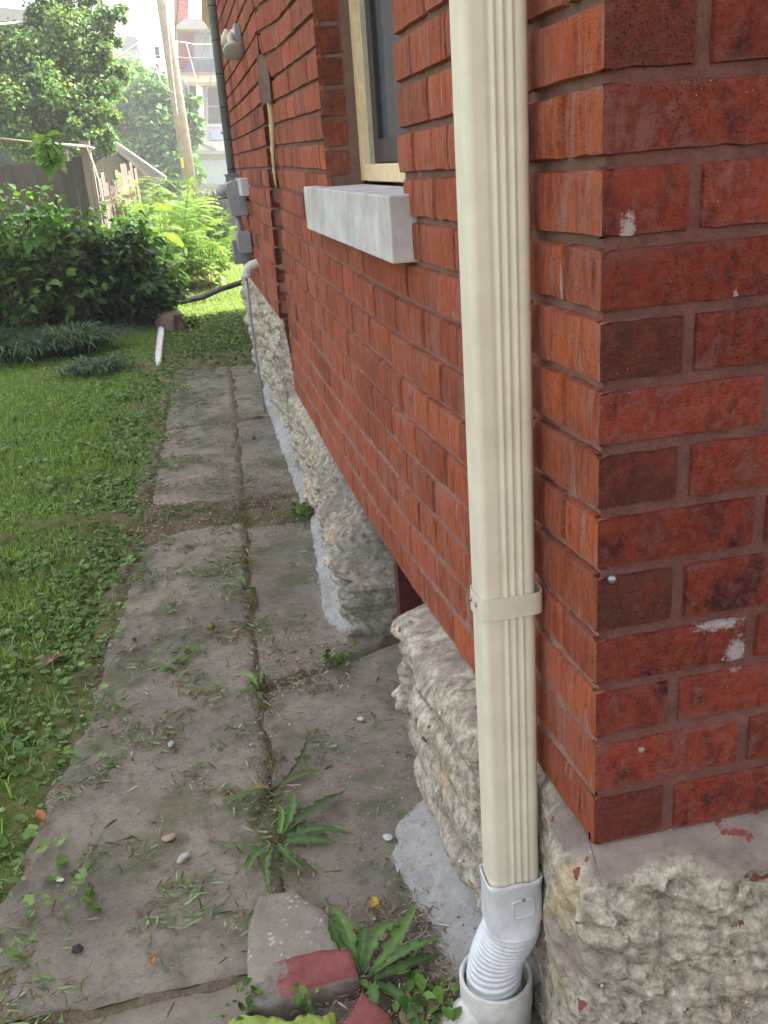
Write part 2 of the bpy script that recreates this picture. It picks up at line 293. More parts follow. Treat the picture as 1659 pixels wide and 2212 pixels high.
# ------------------------------------------------------------------ the brick house
house = empty('brick_house', (0, 0, -.5), 'red brick house corner on a rough limestone foundation, painted brick with mauve mortar', 'house')
KY = [0, .55, 1.05, 1.6, 2.2, 3.3, 3.75]
KA = [.617, .601, .593, .597, .603, .615, .62]
KS = [.078, .082, .087, .091, .093, .0945, .0945]
CZ = [-.012, .073, .155, .232, .305, .390, .464, .541, .614, .691, .767, .848, .927, 1.0]     # measured bed heights at the corner
def zline(k, y):
    A = np.interp(y, KY, KA); s = np.interp(y, KY, KS); z = A-(8-k)*s if k <= 8 else A+(k-8)*np.interp(y, [0, 3.75], [.0780, .0815])
    if 0 <= k < 14: z += (CZ[k]-(.617-(8-k)*.078))*max(0, 1-y/.5)
    return float(z)
def face_grid(mb, P, L, H, nu, nv, out, rec, rv, g, jit, round_=.004):
    """one brick face. P(u,v)->point on the wall plane, out = outward unit vector, rec=(left,right,bottom,top) recess flags"""
    us = [0, .0035, *np.linspace(0, L, nu+2)[1:-1], L-.0035, L]; vs = [0, .003, *np.linspace(0, H, nv+2)[1:-1], H-.003, H]
    sd = random.random()*50; V = []; col = []
    for i, u in enumerate(us):
        for j, v in enumerate(vs):
            eL, eR, eB, eT = i == 0 and rec[0], i == len(us)-1 and rec[1], j == 0 and rec[2], j == len(vs)-1 and rec[3]
            p = P(u, v); d = 0.0
            if eL or eR or eB or eT: d = -.013
            else:
                ne = (i <= 1 and rec[0]) + (i >= len(us)-2 and rec[1]) + (j <= 1 and rec[2]) + (j >= len(vs)-2 and rec[3])
                q = noise.noise(Vector((p[0]*60+sd, p[1]*60, p[2]*60)))
                d = jit+q*.0012-(.0009 if ne else 0)-(.0016 if ne > 1 else 0)
                w = noise.noise(Vector((p[0]*130+sd, p[1]*130, p[2]*130+9)))*.0016+noise.noise(Vector((p[0]*38+sd, p[1]*38, 9)))*.0026*(1 if j > 1 else -1)
                p = p+np.array([0, 0, w if (j <= 1 or j >= len(vs)-2) else 0])
            V.append(p+out*d)
            edge = min(u, L-u, v, H-v); nn = noise.noise(Vector((p[0]*22+sd, p[1]*22, p[2]*22)))
            col.append((rv, g, min(1, max(0, .55-edge*28+nn*.75))))
    nV = len(vs); F = [(i*nV+j, (i+1)*nV+j, (i+1)*nV+j+1, i*nV+j+1) for i in range(len(us)-1) for j in range(len(vs)-1)]
    mb.add(V, F, col)
SEAM = lambda z: 3.42-.30*(min(z, 1.3)-.2)
def bow(y, z):
    a = min(1, max(0, (z-1.16)/.16)); b = min(1, max(0, (y-(SEAM(z)-.42))/.40)); return FX*a*a*(3-2*a)*b*b*(3-2*b)
FX = -.035
side = MB(); OUTX = np.array([-1., 0, 0]); OUTY = np.array([0, -1., 0]); OUTYp = np.array([0, 1., 0])
WY0, WY1, WZ0, WZ1 = .93, 1.854, .80, 2.35
zb_clip = lambda y: float(np.interp(y, [0, 1.9, 1.95, 3.1, 3.2, 3.5], [-1, -1, -1, -1, -1, -1]))
Lst, Lhd, JT = .2225, .104, .0095
TOPZ = 2.75
for k in range(0, 30):
    y = 0.0; odd = k % 2; first = True
    if zline(k, 1.0) > TOPZ: break
    y = 0.0
    while y < 3.45:
        L = (Lhd if odd else Lst) if first else Lst+random.uniform(-.006, .004)
        a, b = y, y+L; y = b+JT+random.uniform(-.001, .003)
        zm = zline(k, (a+b)/2)+.03; ys = SEAM(zm); end = ys-.002
        if k == -1 and not (1.9 < a < 3.1): first = False; continue
        if k == 0 and a > 3.3: continue
        if a > end-.02: break
        b = min(b, end)
        segs = [(a, b)]
        if WZ0-.03 < zm < WZ1:
            segs = []
            if a < WY0-.02: segs.append((a, min(b, WY0)))
            if b > WY1+.02: segs.append((max(a, WY1), b))
            if not segs: first = False; continue
        for (a2, b2) in segs:
            H0 = JT+random.uniform(-.001, .0015); LL = b2-a2
            def P(u, v, a2=a2, k=k, H0=H0):
                yy = a2+u; z0 = zline(k, yy)+H0*.5; z1 = zline(k+1, yy)-H0*.5; zq = z0+(z1-z0)*v/.07; return np.array([bow(yy, zq), yy, zq])
            near = a2 < 1.4; g = random.random()*.86; rv = random.random()
            jit = random.uniform(-.0022, .0022)
            if k < 3: g *= .7
            face_grid(side, P, LL, .07, (6 if near else 3), (3 if near else 1), OUTX, (not (a2 == 0.0), True, True, True), rv, g*.97, 0 if a2 == 0 else jit)
        first = False
# far bay, standing 35 mm proud
FX = -.035; YE = 5.75
z0 = .205; kk = 0; FW = (4.62, 5.45, .82, 2.3)
while z0+kk*.0815 < TOPZ:
    zb = z0+kk*.0815; ys = max(SEAM(zb), 2.75); y = ys-.015; first = True
    while y < YE-.02:
        L = (Lhd if kk % 2 and first else Lst+random.uniform(-.005, .005)); a, b = y, min(y+L, YE); y = b+JT; first = False
        if b-a < .03: continue
        def P(u, v, a=a, zb=zb): yy = a+u; return np.array([FX, yy, zb+.005+noise.noise(Vector((yy*.8, zb*.5, 3)))*.012+.072*v/.072])
        face_grid(side, P, b-a, .072, 2, 1, OUTX, (a > ys, True, True, True), random.random(), random.random()*.95, random.uniform(-.002, .002))
    # return face towards the street
    if zb <= 1.30:
        def P(u, v, zb=zb, ys=ys): return np.array([FX+u, ys, zb+.005+v])
        face_grid(side, P, abs(FX)+.004, .072, 1, 1, OUTY, (False, False, True, True), random.random()*.5, .8+random.random()*.15, 0)
    kk += 1
# far reveal of the near window
zz = WZ0+.02; i = 0
while zz < WZ1:
    def P(u, v, zz=zz): return np.array([0+u, WY1, zz+.005+v])
    face_grid(side, P, .072, .072, 3, 2, OUTY, (False, True, True, True), random.random()*.5, .74+random.random()*.2, 0)
    zz += .0785; i += 1
side.build('brick_side_wall', MT['brick_side'], house, 2)
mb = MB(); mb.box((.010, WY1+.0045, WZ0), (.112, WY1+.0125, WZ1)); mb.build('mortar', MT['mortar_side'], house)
# front wall
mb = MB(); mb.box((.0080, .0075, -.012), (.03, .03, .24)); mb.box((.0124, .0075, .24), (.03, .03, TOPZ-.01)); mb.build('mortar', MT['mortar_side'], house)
front = MB(); FXE = 1.3
for k in range(0, 33):
    zl = lambda kq: CZ[kq] if kq < 14 else 1.0+(kq-13)*.078
    x = 0.0; first = True; odd = k % 2
    if zl(k) > TOPZ: break
    while x < FXE:
        L = (Lst-.018 if odd else .101) if first else .203+random.uniform(-.004, .003)
        if not first and random.random() < .06: L = .1
        a, b = x, x+L; x = b+JT+random.uniform(0, .003); H0 = JT+random.uniform(-.001, .0015)
        tilt = .0
        def P(u, v, a=a, k=k, H0=H0):
            z0 = zl(k)+H0*.5; z1 = zl(k+1)-H0*.5; return np.array([a+u, 0, z0+(z1-z0)*v/.07])
        g = random.random()*.9
        if first and not odd: g = [.85, .6, .93, .9, .96, .7][(k//2) % 6]
        face_grid(front, P, b-a, .07, 8 if a < .3 else 4, 4, OUTY, (not first, True, True, True), random.random(), g, 0 if first else random.uniform(-.002, .002))
        first = False
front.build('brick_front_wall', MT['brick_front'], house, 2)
# mortar beds, 7 mm behind the brick faces
def mort(name, ys, zf, xpl, mat, axis='x', amp=.0022, zt=TOPZ, dz=.012):
    P = []
    for yv in ys:
        zb = zf(yv); n = int((zt-zb)/dz); col_ = []
        for j in range(230):
            z = zb+(zt-zb)*j/229
            q = noise.noise(Vector((yv*35, z*35, 1)))*amp+noise.noise(Vector((yv*110, z*110, 4)))*amp*.5-(.0056*min(1, max(0, (z-.22)/.2)) if axis == 'x' else .0)+(.0022 if z < .15 else 0)
            col_.append((xpl-q+(bow(yv, z) if xpl > 0 else 0), yv, z) if axis == 'x' else (yv, xpl-q, z))
        P.append(col_)
    return np.array(P)
ys = np.concatenate([np.linspace(.007, WY0-.002, 110)])
P1 = mort('m', ys, lambda y: zline(0, y)+.002, .0062, None)
parts = []
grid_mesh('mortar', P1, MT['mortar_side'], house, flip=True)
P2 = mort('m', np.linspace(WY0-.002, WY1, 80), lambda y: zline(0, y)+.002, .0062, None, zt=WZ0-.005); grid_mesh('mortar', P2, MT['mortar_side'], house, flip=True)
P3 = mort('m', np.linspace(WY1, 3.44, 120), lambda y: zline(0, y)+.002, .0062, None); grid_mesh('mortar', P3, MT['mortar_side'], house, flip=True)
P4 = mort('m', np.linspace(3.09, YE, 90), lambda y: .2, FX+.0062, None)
for i, yv in enumerate(np.linspace(3.09, YE, 90)):
    for j in range(P4.shape[1]):
        z = P4[i, j, 2]
        if yv < SEAM(z)+.006 and z < 1.31: P4[i, j, 0] = .02
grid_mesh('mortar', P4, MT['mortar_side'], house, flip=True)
P5 = mort('m', np.linspace(.0055, FXE, 140), lambda x: -.01, .0058, None, 'y', .0016); grid_mesh('mortar', P5, MT['mortar_front'], house)
# solid core, upper storey, and an unseen rear wing added to shade the yard
mb = MB()
mb.box((.10, .10, -.6), (6, WY0-.06, TOPZ-.002)); mb.box((.20, WY0-.06, -.6), (6, 5.70, TOPZ-.002))
mb.box((.014, WY1+.014, WZ0), (.2, WY1+.03, WZ1))
mb.box((.014, .03, WZ0-.01), (.1, .04, TOPZ-.003)); mb.box((.014, WY0-.06, WZ0), (.105, WY0-.004, TOPZ-.003)); mb.box((.008, WY0-.004, WZ1), (.105, WY1+.05, TOPZ-.003))
mb.box((FXE-.002, .003, -.01), (6, .1, TOPZ-.002)); mb.box((-.03, .003, TOPZ), (6, YE, 6.2)); mb.box((.45, YE, -.6), (6, 8.7, 5.6)); mb.build('upper_wall', MT['brick_far'], house)
mb = MB(); mb.prism([(-.5, -.5, 6.2), (6.5, -.5, 6.2), (3, -.5, 8.2)], (0, 6.8, 0), (.1, .1, .1)); mb.build('roof', MT['attr_rough'], house)
# foundation: one continuous rock-faced surface wrapped round the corner
KFY = [.28, .36, .7, 1.2, 1.9, 2.4, 3.2, 4.5, YE]; KFX = [-.006, -.045, -.060, -.060, -.062, -.040, -.025, -.030, -.040]
path = [(1.3, -.050), (.45, -.050), (.20, -.048), (.05, -.046), (.010, -.044), (-.006, -.034), (-.016, -.012), (-.028, .03), (-.032, .075), (-.020, .112), (-.006, .15), (-.002, .27), (-.040, .345)]+[(float(np.interp(y, KFY, KFX)), y) for y in (.42, .55, .7, .9, 1.2, 1.6, 1.9, 2.4, 3.2, 3.8, 4.5, 5.1, YE+.03)]
pa_ = np.array(path); dl = np.concatenate([[0], np.cumsum(np.hypot(*np.diff(pa_, axis=0).T))]); S0 = dl[5]
sv = []; q = 0.0
while q < dl[-1]:
    sv.append(q); yy = np.interp(q, dl, pa_[:, 1]); q += .010 if q < .8 else .0052 if yy < 1.7 else .012 if yy < 3 else .024
sv = np.array(sv); px_ = np.interp(sv, dl, pa_[:, 0]); py_ = np.interp(sv, dl, pa_[:, 1])
for _ in range(3): px_[1:-1] = (px_[:-2]+2*px_[1:-1]+px_[2:])/4; py_[1:-1] = (py_[:-2]+2*py_[1:-1]+py_[2:])/4
tx, ty = np.gradient(px_), np.gradient(py_); tl = np.hypot(tx, ty); nxn, nyn = -ty/tl, tx/tl           # outward (towards -x / -y)
NV = 150; P = np.zeros((len(sv), NV, 3)); col = np.zeros((len(sv), NV, 3))
for i in range(len(sv)):
    bx_, by_ = px_[i], py_[i]; isf = sv[i] < S0
    zt = -.010 if isf or by_ < 0 else (zline(0, by_) if by_ < 3.42 else .212)
    ix, iy = (bx_, .014) if isf else (.014+(FX if by_ > 3.42 else 0), max(by_, .014))     # line under the brick
    ox, oy = -nxn[i], -nyn[i]
    if isf: ox, oy = 0, -1
    elif by_ > .45: ox, oy = -1, 0
    else: 
        k_ = max(0, min(1, by_/.12)); ox, oy = -1*k_-.7*(1-k_), -.7*(1-k_)
    for j in range(NV):
        z = -.62+(zt+.014+.62)*(j/(NV-1))**.9; t = max(zt-z, 0)
        ledge = .028+.030*max(0, noise.noise(Vector((sv[i]*5, 2, 2))))+(.03 if isf or by_ < .1 else 0)
        s_ = min(1, t/ledge); s_ = s_*(2-s_)*.9+.1*s_
        if z > zt: s_ = 0
        Sx = sv[i]
        if by_ < .8: # near block and its neighbour: craggy, broken facets
            r = abs(noise.noise(Vector((Sx*8, z*8, 1.7)))); qf = noise.fractal(Vector((Sx*11, z*11, 3.3)), .75, 2.1, 6); c2 = noise.fractal(Vector((Sx*34, z*30, 7)), .7, 2.0, 4)
            vv = noise.cell(Vector((Sx*14+qf, z*12, .5))); vd = noise.voronoi(Vector((Sx*15+qf*.6, z*17, 2.2)))[0]; ve = noise.voronoi(Vector((Sx*42, z*46+qf, 5.2)))[0]; d1 = (.30-r)*.030+qf*.012+c2*.008+(min(.45, vd[1]-vd[0])-.2)*.034+(min(.5, ve[1]-ve[0])-.2)*.011
            if by_ > .3:
                w_ = min(1, (by_-.3)/.12); rid = abs(noise.noise(Vector((by_*1.6+2, z*10-by_*1.5, 8.3)))); st2 = noise.noise(Vector((by_*2.2, (z+.2*by_)*20, 5.1)))
                rid = abs(noise.noise(Vector((by_*1.2+2, z*7.5-by_*1.8, 8.3)))); pz = (t+.035*noise.noise(Vector((by_*3.2, 2, 9)))+.018*noise.noise(Vector((by_*11, z*4, 3))))/.098; am = .6+.8*abs(noise.noise(Vector((by_*4, math.floor(pz)*3.1, 6)))); d1 = d1*(1-.72*w_)+w_*((abs(math.sin(math.pi*pz))**.45)*.040*am-.016+st2*.005)
            elif .12 < by_ < .3: d1 *= .3
            elif 0 < by_ <= .12: d1 *= .55
        else:
            lay = noise.fractal(Vector((by_*2.3, (z+.05*math.sin(by_*3))*16, 5.1)), .8, 2.1, 3); rid = abs(noise.noise(Vector((by_*1.8+2, z*10+by_*.8, 8.3)))); big = noise.noise(Vector((by_*3.1, z*6.0, 2.2))); fine = noise.fractal(Vector((by_*18, z*24, 1.2)), .75, 2.1, 5); st = noise.fractal(Vector((by_*7, z*9, 4.4)), .9, 2.0, 4)
            d1 = lay*.010+(.25-rid)*.034+big*.018+fine*.014+st*.016; vd = noise.voronoi(Vector((by_*6+lay*.4, z*13, 7.2)))[0]; ve = noise.voronoi(Vector((by_*19, z*30, 3.2)))[0]; d1 += (min(.5, vd[1]-vd[0])-.2)*(.055 if by_ < 2.4 else .040)+(min(.5, ve[1]-ve[0])-.2)*.010
        d = d1*min(1, max(0, t-.01)/.05)
        uc = max(0, min(1, (by_-1.15)/.2))*max(0, min(1, (2.75-by_)/.5))
        if uc > 0:
            s2 = min(1, t/.20); s2 = s2*s2*(3-2*s2); s_ = s_*(1-uc)+uc*s2; ix_ = ix+.035*uc*(1 if t > .004 else 0); d *= (1-uc)+uc*min(1, t/.12)
        else: ix_ = ix
        bulge = .016*math.sin(math.pi*min(1, t/.42)) if by_ > .3 else 0
        x = ix_+(bx_-ix_)*s_+ox*(d+bulge); y = iy+(by_-iy)*s_+oy*(d+bulge)
        y1 = .80+(z+.33)*.60+.02*noise.noise(Vector((z*14, 3, 1))); y2 = 1.60+.07*noise.noise(Vector((z*9, 7, 2)))+1.7*max(0, z+.34)
        m = min(1, max(0, (by_-y1)/.03))*min(1, max(0, (y2-by_)/.05)); m = m*m*(3-2*m) if not isf else 0
        if m > 0: x += m*.24
        P[i, j] = (x, y, z)
        hN = noise.noise(Vector((Sx*9, z*9, 0))); wN = (.042 if (isf or by_ < .12) else .016)+.026*noise.noise(Vector((Sx*6, 5, 1)))
        mq = max(0, min(1, (wN-t+.025*hN)/.02)) if by_ < 1.35 else 0; sm = max(0, min(1, noise.noise(Vector((Sx*5, z*7, 6)))*3-.35))*.7
        if isf and by_ < 0: sm *= .4
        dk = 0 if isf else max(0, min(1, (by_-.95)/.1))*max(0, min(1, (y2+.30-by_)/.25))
        if uc > 0: dk = max(dk, uc*max(0, min(1, (.17-t)/.06)))  # shadow of the brick overhang also painted into the undercut's colour
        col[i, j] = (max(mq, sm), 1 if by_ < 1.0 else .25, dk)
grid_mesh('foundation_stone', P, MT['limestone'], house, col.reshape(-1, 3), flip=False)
mb = MB(); mb.box((.036, 1.40, -.47), (.10, 1.45, -.12)); mb.box((.12, .8, -.5), (.19, 1.5, -.05)); mb.build('basement_window_frame', MT['red_paint'], house)
# cement fillet along the base (near patch is broad)
def strip(name, pts_out, inner, n, mat, zin, zout):
    pts_out = np.array(pts_out); yq = np.linspace(pts_out[0, 1], pts_out[-1, 1], n); P = np.zeros((n, 12, 3))
    for i, yv in enumerate(yq):
        xo = np.interp(yv, pts_out[:, 1], pts_out[:, 0])+.012*noise.noise(Vector((yv*16, 1, 1)))+.007*noise.noise(Vector((yv*60, 1, 1))); xi = np.interp(yv, KFY, KFX)+.03 if inner is None else inner
        for j in range(12):
            t = j/11; g = zg(yv)
            prof = t**1.8
            x = xo+(xi-xo)*t; z = g+.006+(zout if j else -.012)+(zin)*prof+.004*noise.noise(Vector((x*25, yv*25, 2)))
            P[i, j] = (x, yv, z)
    return grid_mesh(name, P, mat, house)
strip('cement_patch', [(-.105, .20), (-.135, .28), (-.15, .42), (-.165, .52), (-.180, .62), (-.150, .70), (-.085, .76)], None, 110, MT['cement'], .055, .006)
strip('cement_fillet', [(-.05, 1.62), (-.085, 1.635), (-.115, 1.655), (-.138, 1.72), (-.138, 1.85), (-.115, 2.1), (-.095, 2.35), (-.072, 2.62), (-.058, 2.64), (-.060, 2.74), (-.085, 2.78), (-.080, 3.1), (-.075, 3.6), (-.07, 4.2), (-.07, 4.9)], None, 240, MT['cement'], .075, .006)
# window in the near bay
wnd = link('window', (lambda b: (b.box((.100, WY1-.060, WZ0+.01), (.150, WY1+.02, WZ1+.02)), b.box((.100, WY0-.05, WZ0+.01), (.150, WY0+.06, WZ1+.02)), b.box((.100, WY0-.03, WZ1-.05), (.152, WY1+.02, WZ1+.03)), b)[-1])(MB()).mesh('window'), house, MT['cream_paint'])
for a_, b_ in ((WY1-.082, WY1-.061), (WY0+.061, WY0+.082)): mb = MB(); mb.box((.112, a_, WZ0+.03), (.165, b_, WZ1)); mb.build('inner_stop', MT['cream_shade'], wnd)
mb = MB(); mb.box((.104, WY0+.058, WZ0+.008), (.170, WY1-.058, WZ0+.052)); mb.build('window_sill', MT['cream_paint'], wnd, bevel=.003)
mb = MB(); mb.box((.125, WY1-.135, WZ0+.054), (.150, WY1-.083, WZ1)); mb.box((.125, WY0+.083, WZ0+.054), (.150, WY0+.125, WZ1)); mb.box((.127, WY0+.12, WZ0+.054), (.150, WY1-.13, WZ0+.115)); mb.box((.127, WY0+.12, 1.5), (.150, WY1-.13, 1.55)); mb.build('sash', MT['dark_frame'], wnd, bevel=.004)
mb = MB(); mb.box((.142, WY0+.1, WZ0+.09), (.147, WY1-.11, WZ1)); mb.build('pane', MT['screen'], wnd)
mb = MB(); mb.box((-.040, .855, .676), (.104, 2.08, .800))
o = mb.build('stone_sill', MT['sill_stone'], house, bevel=.0035)
mb = MB(); mb.box((-.075, 4.42, .722), (.02, 5.6, .812)); mb.build('stone_sill', MT['sill_stone'], house, bevel=.0035)
# yellow caulk bead in the angle and the grey mortar patch above it
pts = [(-.004-.006*math.sin(z*9)**2, SEAM(z)-.004, z) for z in np.linspace(.78, 1.24, 30)]
mb = MB(); mb.tube(pts, [.004+.009*min(1, (z-.77)/.25)+.0025*noise.noise(Vector((z*60, 0, 0))) for z in np.linspace(.78, 1.24, 30)], 6); mb.build('caulk_bead', MT['cream_paint'], house, True)
mb = MB(); PV = []
for i in range(9):
    for j in range(7):
        u, v = i/8, j/6; z = 1.10+.17*v; y = SEAM(z)-.012-.085*u*math.sqrt(max(.003, 1-(1.1*v-.10)**2))
        PV.append((FX*(1-u)**1.2*(1-.0)-.010-.003*noise.noise(Vector((u*4, v*5, 1))), y, z))
mb.add(PV, [(i*7+j, i*7+j+1, (i+1)*7+j+1, (i+1)*7+j) for i in range(8) for j in range(6)], (.20, .13, .105)); mb.build('mortar_patch', MT['attr_rough'], house, True)
# unseen porch roof and pier, added to shade the front wall
mb = MB(); mb.box((.75, -2.4, 2.45), (5.5, -.006, 2.62), (.45, .42, .36)); mb.box((.70, -2.45, 2.62), (5.55, -.004, 2.66), (.1, .1, .1)); mb.build('porch_roof', MT['attr_rough'], house)
mb = MB(); mb.box((.95, -2.35, -.6), (1.3, -2.0, 2.449), (.4, .4, .4)); mb.build('shade_pier', MT['brick_far'], house)

# ------------------------------------------------------------------ downspout
ds = empty('downspout', (-.05, .2, -.2), 'cream fluted metal downspout running up the brick corner, strapped to the wall', 'downspout')
X0, X1, Y0, Y1 = -.0925, -.0125, .170, .224
def spout_sec(off=0.0, flutes=True, n=26):
    pts = []; r = .011+off; x0, x1, y0, y1 = X0-off, X1+off, Y0-off, Y1+off
    for u in np.linspace(x0+r, x1-r, 90):                   # face towards the street
        d = 0
        if flutes:
            for c in (-.0560, -.0450, -.0340): d += .0026*math.exp(-((u-c)/.0030)**2)
            d -= .0018*(1/(1+math.exp(-(u+.064)/.0015)))*(1/(1+math.exp((u+.029)/.0015)))
        pts.append((u, y0-d))
    for a in np.linspace(-90, 0, 6)[1:]: pts.append((x1-r+r*math.cos(math.radians(a)), y0+r+r*math.sin(math.radians(a))))
    pts.append((x1, y1-r))
    for a in np.linspace(0, 90, 6)[1:]: pts.append((x1-r+r*math.cos(math.radians(a)), y1-r+r*math.sin(math.radians(a))))
    pts.append((x0+r, y1))
    for a in np.linspace(90, 180, 6)[1:]: pts.append((x0+r+r*math.cos(math.radians(a)), y1-r+r*math.sin(math.radians(a))))
    for v in np.linspace(y1-r, y0+r, 40)[1:]: pts.append((x0-(.0005*math.sin(v*1800) if flutes else 0), v))
    for a in np.linspace(180, 270, 8)[1:-1]: pts.append((x0+r+r*math.cos(math.radians(a)), y0+r+r*math.sin(math.radians(a))))
    return pts
def loft(mb, rings, cap=False, close=True):
    n = len(rings[0]); V = [p for r in rings for p in r]; F = []
    for i in range(len(rings)-1):
        for k in range(n if close else n-1): F.append((i*n+k, i*n+(k+1) % n, (i+1)*n+(k+1) % n, (i+1)*n+k))
    if cap: F += [tuple(range(n))[::-1], tuple(range((len(rings)-1)*n, len(rings)*n))]
    mb.add(V, F)
sec = spout_sec(); mb = MB(); loft(mb, [[(x, y, z) for x, y in sec] for z in np.linspace(-.235, 3.6, 60)]); mb.build('pipe', MT['spout_cream'], ds, True)
# strap: band round the pipe, lugs to the wall
wd = lambda q: [(x+.0075*max(0, min(1, (x+.034)/.020)), y) for x, y in q]; ss = wd(spout_sec(.0018, False)); so_ = wd(spout_sec(.0030, False)); mb = MB(); zs0, zs1 = .259, .292
rk = lambda s, z: [(x, y, z) for x, y in s]
loft(mb, [rk(ss, zs1), rk(so_, zs1), rk(so_, zs0), rk(ss, zs0), rk(ss, zs1)]); strap = mb.build('strap', MT['strap_cream'], ds, False)
for (yy, zz) in ((Y0+.016, .279), (Y0+.040, .277)):
    mb = MB(); mb.tube([(X0-.0028, yy, zz), (X0-.0050, yy, zz), (X0-.0058, yy, zz)], [.0034, .0032, .0012], 10); mb.build('rivet', MT['metal'], strap, True)
# flexible white adapter
def rr(off, n=64, z=0, sq=1.0, cx=None, cy=None, R=.047):
    pts = []; hx, hy = (X1-X0)/2+off, (Y1-Y0)/2+off; mx, my = (X0+X1)/2, (Y0+Y1)/2
    for k in range(n):
        a = 2*math.pi*k/n; c, s = math.cos(a), math.sin(a); e = .30
        sqp = (mx+hx*math.copysign(abs(c)**e, c), my+hy*math.copysign(abs(s)**e, s)); ci = ((mx if cx is None else cx)+R*c, (my if cy is None else cy)+R*s)
        pts.append((sqp[0]*sq+ci[0]*(1-sq), sqp[1]*sq+ci[1]*(1-sq), z))
    return pts
wob = lambda ring, a: [(x, y, z+a*math.sin(7*math.atan2(y-.2, x+.05))) for x, y, z in ring]
flex = empty('flexible_adapter', (-.05, .2, -.3), 'white ribbed flexible drain elbow fitted under the cream downspout, screwed plate on its collar', 'drain elbow')
mb = MB(); loft(mb, [rr(.0018, z=-.235), wob(rr(.0025, z=-.205), .002), wob(rr(.0052, z=-.203), .002), rr(.0048, z=-.212), rr(.0040, z=-.218), rr(.0040, z=-.275), rr(.0050, z=-.286, sq=.92), rr(.003, z=-.296, sq=.55, R=.045), rr(.003, z=-.306, sq=.1, R=.047), rr(.003, z=-.311, sq=0, R=.047)])
coll = mb.build('collar', MT['white_plastic'], flex, True)
mb = MB(); ring = []
cx_, cz_, w_, h_ = -.043, -.254, .0175, .0165
pl = [(cx_+w_*math.copysign(abs(math.cos(a))**.25, math.cos(a)), cz_+h_*math.copysign(abs(math.sin(a))**.25, math.sin(a))) for a in np.linspace(0, 2*math.pi, 49)[:-1]]
yf = Y0-.0040
loft(mb, [[(cx_+(x-cx_)*s, yf-d, cz_+(z-cz_)*s) for x, z in pl] for s, d in ((1.07, .0000), (1.03, .0016), (.98, .0016), (.93, .0002))]); mb.build('embossed_plate', MT['white_plastic'], coll, True)
mb = MB(); mb.tube([(-.043, yf+.001, -.2365), (-.043, yf-.0018, -.2365), (-.043, yf-.003, -.2365)], [.0034, .0032, .001], 12); mb.build('screw', MT['metal'], coll, True)
# ribbed part
c0, c1, c2_, c3_ = Vector((-.0525, .197, -.300)), Vector((-.053, .199, -.345)), Vector((-.083, .222, -.365)), Vector((-.080, .219, -.475))
mb = MB(); NR, SUB = 15, 9; rings = []
for i in range(NR*SUB+1):
    t = i/(NR*SUB); p = c0*(1-t)**3+c1*3*t*(1-t)**2+c2_*3*t*t*(1-t)+c3_*t**3
    tg = (-3*c0*(1-t)**2+c1*(3*(1-t)**2-6*t*(1-t))+c2_*(6*t*(1-t)-3*t*t)+c3_*3*t*t).normalized()
    tg = (tg+Vector((.34*math.sin(t*math.pi)*1.0, -.12*math.sin(t*math.pi), 0))).normalized()
    a = Vector((0, 1, 0))-tg*tg.y; a.normalize(); b = tg.cross(a); ph = (i % SUB)/SUB
    R = .0470-.0045*(1-abs(math.sin(math.pi*ph))**.45)+.0008*math.sin(i*.7); 
    rings.append([tuple(p+(a*math.cos(q)+b*math.sin(q))*R) for q in np.linspace(0, 2*math.pi, 49)[:-1]])
loft(mb, rings); mb.build('ribbed_elbow', MT['white_plastic'], flex, True)
# PVC hub
hub = empty('drain_hub', (-.076, .218, -.6), 'off-white round plastic drain hub at the wall base receiving the ribbed elbow, with side branch', 'drain pipe')
mb = MB(); ci = lambda r, z, n=64: [(-.077+r*math.cos(a), .218+r*math.sin(a), z) for a in np.linspace(0, 2*math.pi, n+1)[:-1]]
loft(mb, [ci(.0535, -.60), ci(.0540, -.436), ci(.0552, -.4315), ci(.0600, -.4305), ci(.0615, -.4335), ci(.0615, -.485), ci(.0600, -.490), ci(.058, -.60)]); mb.build('hub_ring', MT['pvc'], hub, True)
mb = MB(); mb.tube([(-.085, .215, -.50), (-.13, .205, -.505), (-.19, .19, -.53), (-.26, .17, -.56)], [.036, .036, .034, .034], 28); mb.build('side_branch', MT['pvc'], hub, True)

# ------------------------------------------------------------------ fixtures on the wall
fl = empty('floodlight', (-.04, 3.85, 1.42), 'grey twin-socket outdoor floodlight on the brick wall with one frosted lamp pointing down', 'light')
mb = MB(); mb.box((-.062, 3.83, 1.375), (-.034, 3.93, 1.478)); mb.build('junction_box', MT['grey_box'], fl, bevel=.005)
mb = MB(); mb.tube([(-.060, 3.88, 1.43), (-.078, 3.875, 1.432)], [.036, .026], 20); mb.build('cover_plate', MT['strap_cream'], fl, True)
mb = MB(); mb.tube([(-.074, 3.87, 1.44), (-.084, 3.84, 1.425), (-.080, 3.83, 1.375)], [.011, .017, .017], 16); mb.build('socket', MT['strap_cream'], fl, True)
mb = MB(); mb.tube([(-.074, 3.88, 1.442), (-.095, 3.88, 1.445), (-.102, 3.88, 1.43), (-.106, 3.88, 1.395)], [.011, .019, .021, .022], 16); mb.build('socket', MT['strap_cream'], fl, True)
mb = MB(); ax = Vector((-.12, -.70, -.75)).normalized(); p0 = Vector((-.072, 3.835, 1.400)); pr = [(0, .016), (.012, .017), (.022, .024), (.045, .044), (.058, .0485), (.064, .047), (.068, .040), (.071, .025), (.072, .008)]
mb.tube([p0+ax*a*.95 for a, r in pr], [r for a, r in pr], 28); mb.build('lamp', MT['bulb_glass'], fl, True)
cd = empty('service_conduit', (-.088, 4.9, .8), 'slate grey service conduit rising up the brick wall above the meter, with black banding', 'conduit')
